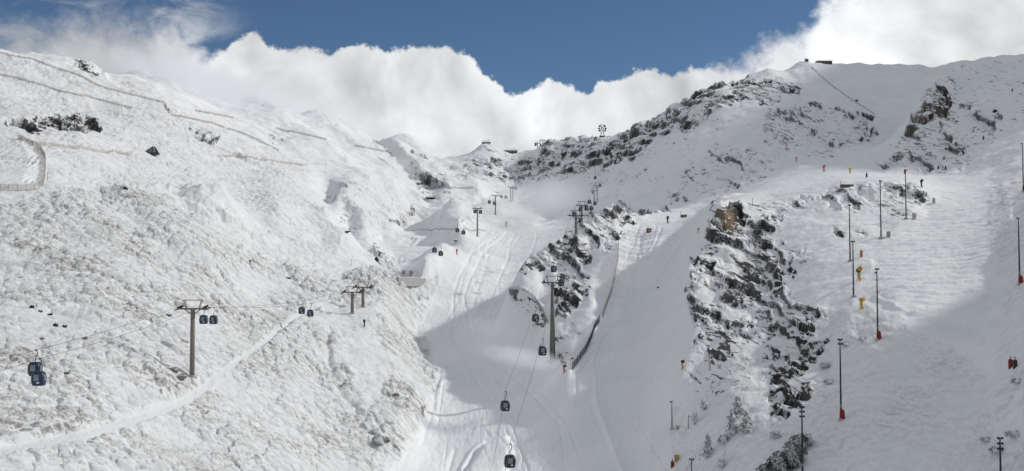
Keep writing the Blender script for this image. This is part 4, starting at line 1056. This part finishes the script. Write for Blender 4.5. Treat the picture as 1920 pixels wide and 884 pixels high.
# ------------------------------------------------------------------ huts and stations
def hut(loc, w, dp, h, rf, label, rz=0, name='stone_hut', eave=0.6, wins=3):
    t = thing(name, label, 'hut', loc, rz)
    MB().box((0, 0, (h - 2) / 2), (w, dp, h + 2)).done('wall', M_STONE, t)
    r = MB(); W, D = w / 2 + eave, dp / 2 + eave; v = [(-W, -D, h), (W, -D, h), (W, D, h), (-W, D, h), (-W * 0.72, 0, h + rf), (W * 0.72, 0, h + rf)]
    V = [r.bm.verts.new(x) for x in v]
    for f in ((0, 1, 5, 4), (2, 3, 4, 5), (1, 2, 5), (3, 0, 4), (3, 2, 1, 0)): r.bm.faces.new([V[i] for i in f])
    ro = r.done('roof', M_ROOF, t)
    MB().box((w * 0.25, 0.2, h + rf * 0.9), (0.7, 0.7, 1.3)).done('chimney', M_STONE, ro)
    for k in range(wins):
        x = (k + 0.5) / wins * w - w / 2
        o = MB().box((x, -dp / 2 - 0.03, h * 0.6), (w / wins * 0.45, 0.10, h * 0.35)).done('window', M_WHITE, t)
        MB().box((x, -dp / 2 - 0.09, h * 0.6), (w / wins * 0.35, 0.04, h * 0.27)).done('pane', M_RUB, o)
    MB().box((-w * 0.42, -dp / 2 - 0.05, h * 0.4), (w * 0.09, 0.1, h * 0.8)).done('door', M_DARK, t)
g = ridge(958, 1050, 1250); hut(g + Vector((0, 0, -0.3)), 12.0, 8, 2.3, 2.3, 'broad hut with hipped snowy roof on the saddle skyline')
g = ridge(912, 1050, 1250); hut(g + Vector((0, 0, -0.6)), 7.5, 6, 1.2, 2.3, 'small rounded stone hut on the knoll left of the broad hut', wins=2)
b = hit(283, 288)
t = thing('slope_shelter', 'small dark shelter with one steep snowy roof slope on the left hillside', 'shelter', b, 0.25)
r = MB(); v = [(-4.4, -2, 0.1), (2.4, -2.4, 0.2), (4.2, 1, 2.6), (0.2, 2.6, 3.6), (-0.4, 2.8, 3.4), (1.6, -0.4, 3.2)]
V = [r.bm.verts.new(x) for x in ((-4.4, -1.5, -0.3), (2.0, -2.2, -0.3), (2.0, 2.4, -0.3), (-3.2, 2.4, -0.3), (0.9, -0.8, 3.6), (1.2, 2.2, 3.9))]
for f in ((0, 1, 4), (1, 2, 5, 4), (2, 3, 5), (3, 0, 4, 5), (3, 2, 1, 0)): r.bm.faces.new([V[i] for i in f])
r.done('roof', M_ROOF, t)
r = MB(); V = [r.bm.verts.new(x) for x in ((2.1, -2.4, -0.5), (4.3, -1.6, -0.5), (4.0, 2.2, -0.5), (2.1, 2.4, -0.5), (1.5, -0.7, 3.5), (2.0, 2.0, 3.7))]
for f in ((0, 1, 4), (1, 2, 5, 4), (2, 3, 5), (3, 0, 4, 5), (3, 2, 1, 0)): r.bm.faces.new([V[i] for i in f])
r.done('dark_side_wall', M_BLACKROCK, t)
MB().tube((-4.4, -1.6, -0.1), (2.2, -2.35, -0.1), 0.22).done('roof_beam', M_DARK, t)
g = ridge(1547, 950, 1150)
t = thing('summit_station', 'long low station building on the snowy summit at the top right', 'station', g + Vector((0, 0, -0.2)), 0.05)
MB().box((0, 0, 0), (12.5, 6, 3.2)).done('wall', M_STONE, t)
MB().box((0, 0, 1.75), (13.4, 7, 0.5), bev=0.1).done('roof', M_WHITE, t)
for k in range(4): MB().box((-4.5 + 3 * k, -3.05, 0.7), (1.7, 0.12, 0.9)).done('window', M_RUB, t)
MB().tube((5, 0, 1.8), (5, 0, 4.2), 0.15).done('mast', M_DARK, t)
g = ridge(1515, 950, 1100)
t = thing('summit_kiosk', 'tiny kiosk with pointed top left of the summit station', 'kiosk', g)
MB().box((0, 0, 0.5), (2.6, 2.6, 2.4)).done('wall', M_STONE, t); MB().tube((0, 0, 1.7), (0, 0, 2.9), 2.0, 0.1, 4).done('roof', M_ROOF, t)
b = hit(1494, 362)
for px, py, w, lab in ((1588, 352, 26, 'low dark slab wall on the left top of the rocky knoll'), (1282, 408, 12, 'dark bench-like barrier on the lip left of the ochre rock')):
    b = hit(px, py); k = b.y / F
    t = thing('low_barrier', lab, 'barrier', b, 0.1)
    MB().box((0, 0, 0.5), (w * k, 0.5, 1.2), bev=0.04).done('barrier_body', M_STONE, t)
    MB().box((0, 0, 1.18), (w * k * 1.05, 0.8, 0.22), bev=0.05).done('snow_cap', M_WHITE, t)
    MB().tube((-w * k * 0.48, 0, 0), (-w * k * 0.48, 0, 2.6), 0.08).done('corner_post', M_DARK, t)

# ------------------------------------------------------------------ boulders
def boulder(px, py, w, h, label, m=M_BOULDER, seed=0):
    w *= 0.8; h *= 0.8
    b = hit(px, py); k = b.y / F; mb = MB(); bmesh.ops.create_icosphere(mb.bm, subdivisions=3, radius=1.0)
    from mathutils import noise as mn
    for v in mb.bm.verts:
        c = v.co.copy(); n1 = mn.noise(c * 1.3 + Vector((seed * 7.1, 0, 0))); n2 = mn.noise(c * 3.1 + Vector((0, seed * 3.3, 0)))
        v.co = c * (1 + 0.45 * n1 + 0.18 * n2); v.co.x *= w * k / 2; v.co.z *= h * k / 2; v.co.y *= w * k / 2.4
        if v.co.z < -0.3 * h * k: v.co.z = -0.3 * h * k
    o = mb.done('boulder', m, None, False, b + Vector((0, 0, h * k * 0.22))); o.rotation_euler = (0, rng.uniform(-.3, .3), rng.uniform(-1, 1))
    return tag(o, label, 'boulder', 'boulders poking out of the snow')
for i, a in enumerate([(327, 696, 24, 14, 'brown boulder left of two beside the brown-grey tower'), (340, 711, 26, 16, 'brown boulder right and lower of two beside the brown-grey tower'),
    (60, 578, 12, 11, 'black rock highest of the little group at the left above the blue cabins', M_BLACKROCK), (76, 585, 12, 7, 'flat black rock right of the highest one at the left', M_BLACKROCK),
    (94, 591, 12, 6, 'flat black rock third along the little group at the left', M_BLACKROCK), (105, 612, 12, 10, 'dark rock left of two in the scrub above the blue cabins', M_BLACKROCK),
    (121, 614, 13, 9, 'dark rock right of two in the scrub above the blue cabins', M_BLACKROCK), (79, 637, 10, 9, 'dark rock just above the blue cabins'),
    (124, 702, 16, 8, 'low dark rock right of the blue cabins', M_BLACKROCK), (317, 591, 16, 5, 'thin flat black rock left of the brown-grey tower head', M_BLACKROCK),
    (706, 490, 11, 14, 'dark snow-topped rock at the slope edge above the retaining wall', M_BLACKROCK), (541, 522, 12, 4, 'thin dark rock on the scrub above the snow track', M_BLACKROCK),
    (744, 742, 12, 9, 'dark boulder on the lit bank left of the piste'), (856, 453, 13, 5, 'flat dark rock on the knoll under the slim tower', M_BLACKROCK),
    (1866, 211, 12, 10, 'dark boulder alone on the upper right hill', M_BLACKROCK), (235, 355, 12, 8, 'dark rock on the slope right of the fenced platform', M_BLACKROCK),
    (1447, 577, 6, 5, 'small dark stone on the snow right of the cliff', M_BLACKROCK), (650, 436, 18, 4, 'long thin dark rock at the gully edge', M_BLACKROCK),
    (1606, 190, 8, 5, 'small dark rock beside the bowl fence', M_BLACKROCK), (160, 636, 14, 9, 'grey snow-dusted mound of rock in the scrub'),
    (1234, 540, 5, 4, 'tiny dark stone on the shaded run', M_BLACKROCK)]):
    boulder(*a, seed=i) if len(a) == 6 else boulder(*a[:5], seed=i)

# ------------------------------------------------------------------ frosted trees and bushes
def crown(mb, H, W, n, conic, rs):
    """many small needle clumps spread through the crown, in uneven whorls"""
    for i in range(n):
        if conic:
            h = rs.random() ** 1.25; tier = 0.72 + 0.35 * math.sin(h * 22 + rs.random()); rad = W / 2 * (1 - h) ** 0.85 * tier * (0.35 + 0.65 * rs.random() ** 0.5)
            z = H * (0.08 + 0.92 * h) - 0.12 * rad
        else:
            h = rs.random(); th = math.acos(1 - 1.6 * rs.random()); q = rs.random() ** 0.4
            rad = W / 2 * math.sin(th) * q; z = H * 0.42 + H * 0.5 * math.cos(th) * q
        a = rs.random() * 6.283; rad *= 0.8 + 0.35 * math.sin(a * 3 + z)
        c = Vector((rad * math.cos(a), rad * math.sin(a), z)); s = (0.12 + 0.18 * rs.random()) * max(0.7, W / 4)
        out = Vector((math.cos(a), math.sin(a), -1.25 + 0.8 * rs.random())).normalized(); side = Vector((-math.sin(a), math.cos(a), 0.4 * (rs.random() - .5))).normalized()
        tip = c + out * s * 1.9; up = Vector((0, 0, s * 0.45))
        mb.quad(c - side * s * 0.7, c + side * s * 0.7, tip + side * s * 0.3, tip - side * s * 0.3)
        if i % 2: mb.quad(c - up, c + up * 0.6, tip + up * 0.3, tip - up)
def tree(px, py, hp, wp, label, conic=True, name='snowy_conifer', cat='tree', m=M_FIR, dens=1.0, group='frosted trees and bushes below the cliffs'):
    b = hit(px, py); k = b.y / F; H, W = hp * k, wp * k; rs = random.Random(int(px * 7 + py)); t = thing(name, label, cat, b, rs.random() * 3, group)
    tr = MB(); tr.tube((0, 0, -0.3), (0.05 * W, 0, H * (0.85 if conic else 0.5)), 0.035 * H + 0.02, 0.012 * H, 7)
    for i in range(14 if conic else 18):
        a = i * 2.4; h = (0.12 + 0.055 * i) if conic else 0.1 + 0.03 * i
        L = W / 2 * ((1 - h) if conic else 0.85)
        tr.tube((0, 0, H * h), (L * math.cos(a), L * math.sin(a), H * h + (0.05 if conic else 0.45) * H), 0.02 + 0.006 * W, 0.008, 4)
    tr.done('trunk', M_BARK, t)
    cr = MB(); crown(cr, H, W, int((300 + 130 * W) * dens), conic, rs); cr.done('crown', m, t)
tree(1383, 782, 40, 30, 'broad frosted conifer in the middle of the tree group, lower storey')
tree(1399, 811, 42, 30, 'dense frosted conifer right of the broad one')
tree(1374, 812, 46, 36, 'largest frosted conifer, front left of the dense group')
tree(1385, 777, 34, 20, 'narrow frosted conifer topping the group behind')
tree(1327, 858, 46, 28, 'lone frosted conifer left and below the dense group')
tree(1320, 769, 23, 17, 'thin bare frosted sapling highest on the slope', False, 'frosted_sapling', 'sapling', M_TWIG, 0.35)
tree(1303, 796, 25, 13, 'thin bare frosted sapling lower left of the highest one', False, 'frosted_sapling', 'sapling', M_TWIG, 0.35)
tree(1357, 832, 19, 22, 'round frosted bush between the conifers', False, 'frosted_bush', 'bush', M_TWIG, 0.8)
tree(1353, 879, 22, 17, 'small frosted sapling near the bottom edge', False, 'frosted_sapling', 'sapling', M_TWIG, 0.5)
tree(1455, 822, 16, 22, 'low frosted bush left of the mast in the bushes', False, 'frosted_bush', 'bush', M_TWIG, 0.6)
tree(1462, 893, 52, 46, 'dense dark bush lowest left of the bottom mast', False, 'dark_bush', 'bush', M_FIRD, 2.2)
tree(1487, 878, 58, 44, 'dense dark bush second in the clump at the bottom mast', False, 'dark_bush', 'bush', M_FIRD, 2.2)
tree(1498, 846, 36, 34, 'dark bush third in the clump, behind the bottom mast', False, 'dark_bush', 'bush', M_FIRD, 1.8)
tree(1514, 836, 26, 24, 'smaller dark bush at the right end of the clump', False, 'dark_bush', 'bush', M_TWIG, 1.4)
tree(1436, 900, 34, 34, 'dark bush cut by the bottom edge, leftmost in the clump', False, 'dark_bush', 'bush', M_FIRD, 1.5)
for a in [(712, 832, 16, 34, 'wide grey twiggy bush at the foot of the scrub slope', 1.6), (700, 815, 10, 20, 'small grey twiggy bush above the wide one', 1.0), (1548, 690, 12, 22, 'grey frosted shrub right of the lower black ledges', 0.8),
          (1585, 650, 10, 16, 'small grey shrub on the snow above the red padded mast', 0.5), (1555, 720, 10, 20, 'grey shrub below the frosted shrub by the ledges', 0.6), (1617, 640, 9, 14, 'small grey shrub left of the mast below the lit run', 0.5),
          (1870, 850, 14, 30, 'grey twiggy shrub left of the bottom right mast', 0.7), (1900, 820, 14, 26, 'grey twiggy shrub above the bottom right mast', 0.7), (1850, 828, 9, 24, 'low grey shrub in the smooth snow at the right', 0.4),
          (1908, 720, 12, 22, 'grey shrub below the padded hydrants', 0.7), (1510, 657, 12, 18, 'frosted shrub beside the lower black ledges', 0.6)]:
    tree(a[0], a[1], a[2], a[3], a[4], False, 'twiggy_shrub', 'shrub', M_TWIG, a[5], 'low grey shrubs on the snow')

# ------------------------------------------------------------------ blowing snow and cloud on the ridges
def mist(label, c, rad, dens, rz=0, ry=0, scale=0.05, cat='blown snow', cut=0.45):
    mb = MB(); bmesh.ops.create_icosphere(mb.bm, subdivisions=3, radius=1.0)
    m = bpy.data.materials.new('drifting_snow'); m.use_nodes = True; t = NT(m.node_tree); t.n.clear()
    out = t.node('ShaderNodeOutputMaterial'); pv = t.node('ShaderNodeVolumePrincipled'); t.l.new(pv.outputs[0], out.inputs['Volume'])
    tc = t.node('ShaderNodeTexCoord'); r = t.vec('LENGTH', tc.outputs['Object'])
    geo = t.node('ShaderNodeNewGeometry')
    n = t.noise(geo.outputs['Position'], scale, 3, 0.6, 0.5)
    f = t.math('MULTIPLY', t.math('SUBTRACT', 1.0, t.smooth(r, 0.15, 1.0)), t.smooth(n, cut - 0.12, cut + 0.22))
    pv.inputs['Color'].default_value = (0.97, 0.98, 1, 1); pv.inputs['Anisotropy'].default_value = 0.2
    t.put(pv.inputs['Density'], t.math('MULTIPLY', f, dens))
    o = mb.done('drifting_snow', m, None, True, c); o.scale = rad; o.rotation_euler = (0, ry, rz)
    o['kind'] = 'stuff'; o['label'] = label
    return o

mist('thin cloud lying on the smooth upper left ridge', at(340, 150, 990), (120, 60, 26), 0.045, 0, R(12), 0.02)
mist('cloud wrapping the far end of the upper left ridge', at(480, 188, 1040), (110, 50, 26), 0.035, 0, R(8), 0.02)
mist('cloud veil around the far hump before the saddle', at(620, 222, 1140), (90, 50, 26), 0.030, 0, R(8), 0.02)
mist('snow blowing over the hollow below the saddle', at(725, 312, 990), (38, 30, 13), 0.045, 0, 0, 0.06)
mist('drifting snow filling the valley head below the shaded face', at(1010, 375, 830), (42, 70, 20), 0.024, 0, R(-8), 0.04)
mist('drifting snow right of the misty towers', at(1140, 372, 800), (50, 50, 12), 0.012, 0, R(-6), 0.05)
mist('wispy snow blown across the face above the traverse', at(1290, 330, 800), (60, 60, 30), 0.006, 0, R(-30), 0.03)
mist('snow plume blown left from the gun at the crag tip', at(985, 672, 378), (19, 8, 4.2), 0.17, 0, R(10), 0.22, cut=0.40)
mist('spindrift hanging over the piste left of the tall tower', at(905, 625, 440), (13, 16, 11), 0.025, 0, 0, 0.10, cut=0.40)
mist('thin blown snow above the far end of the piste', at(930, 470, 700), (34, 40, 15), 0.010, 0, 0, 0.05)
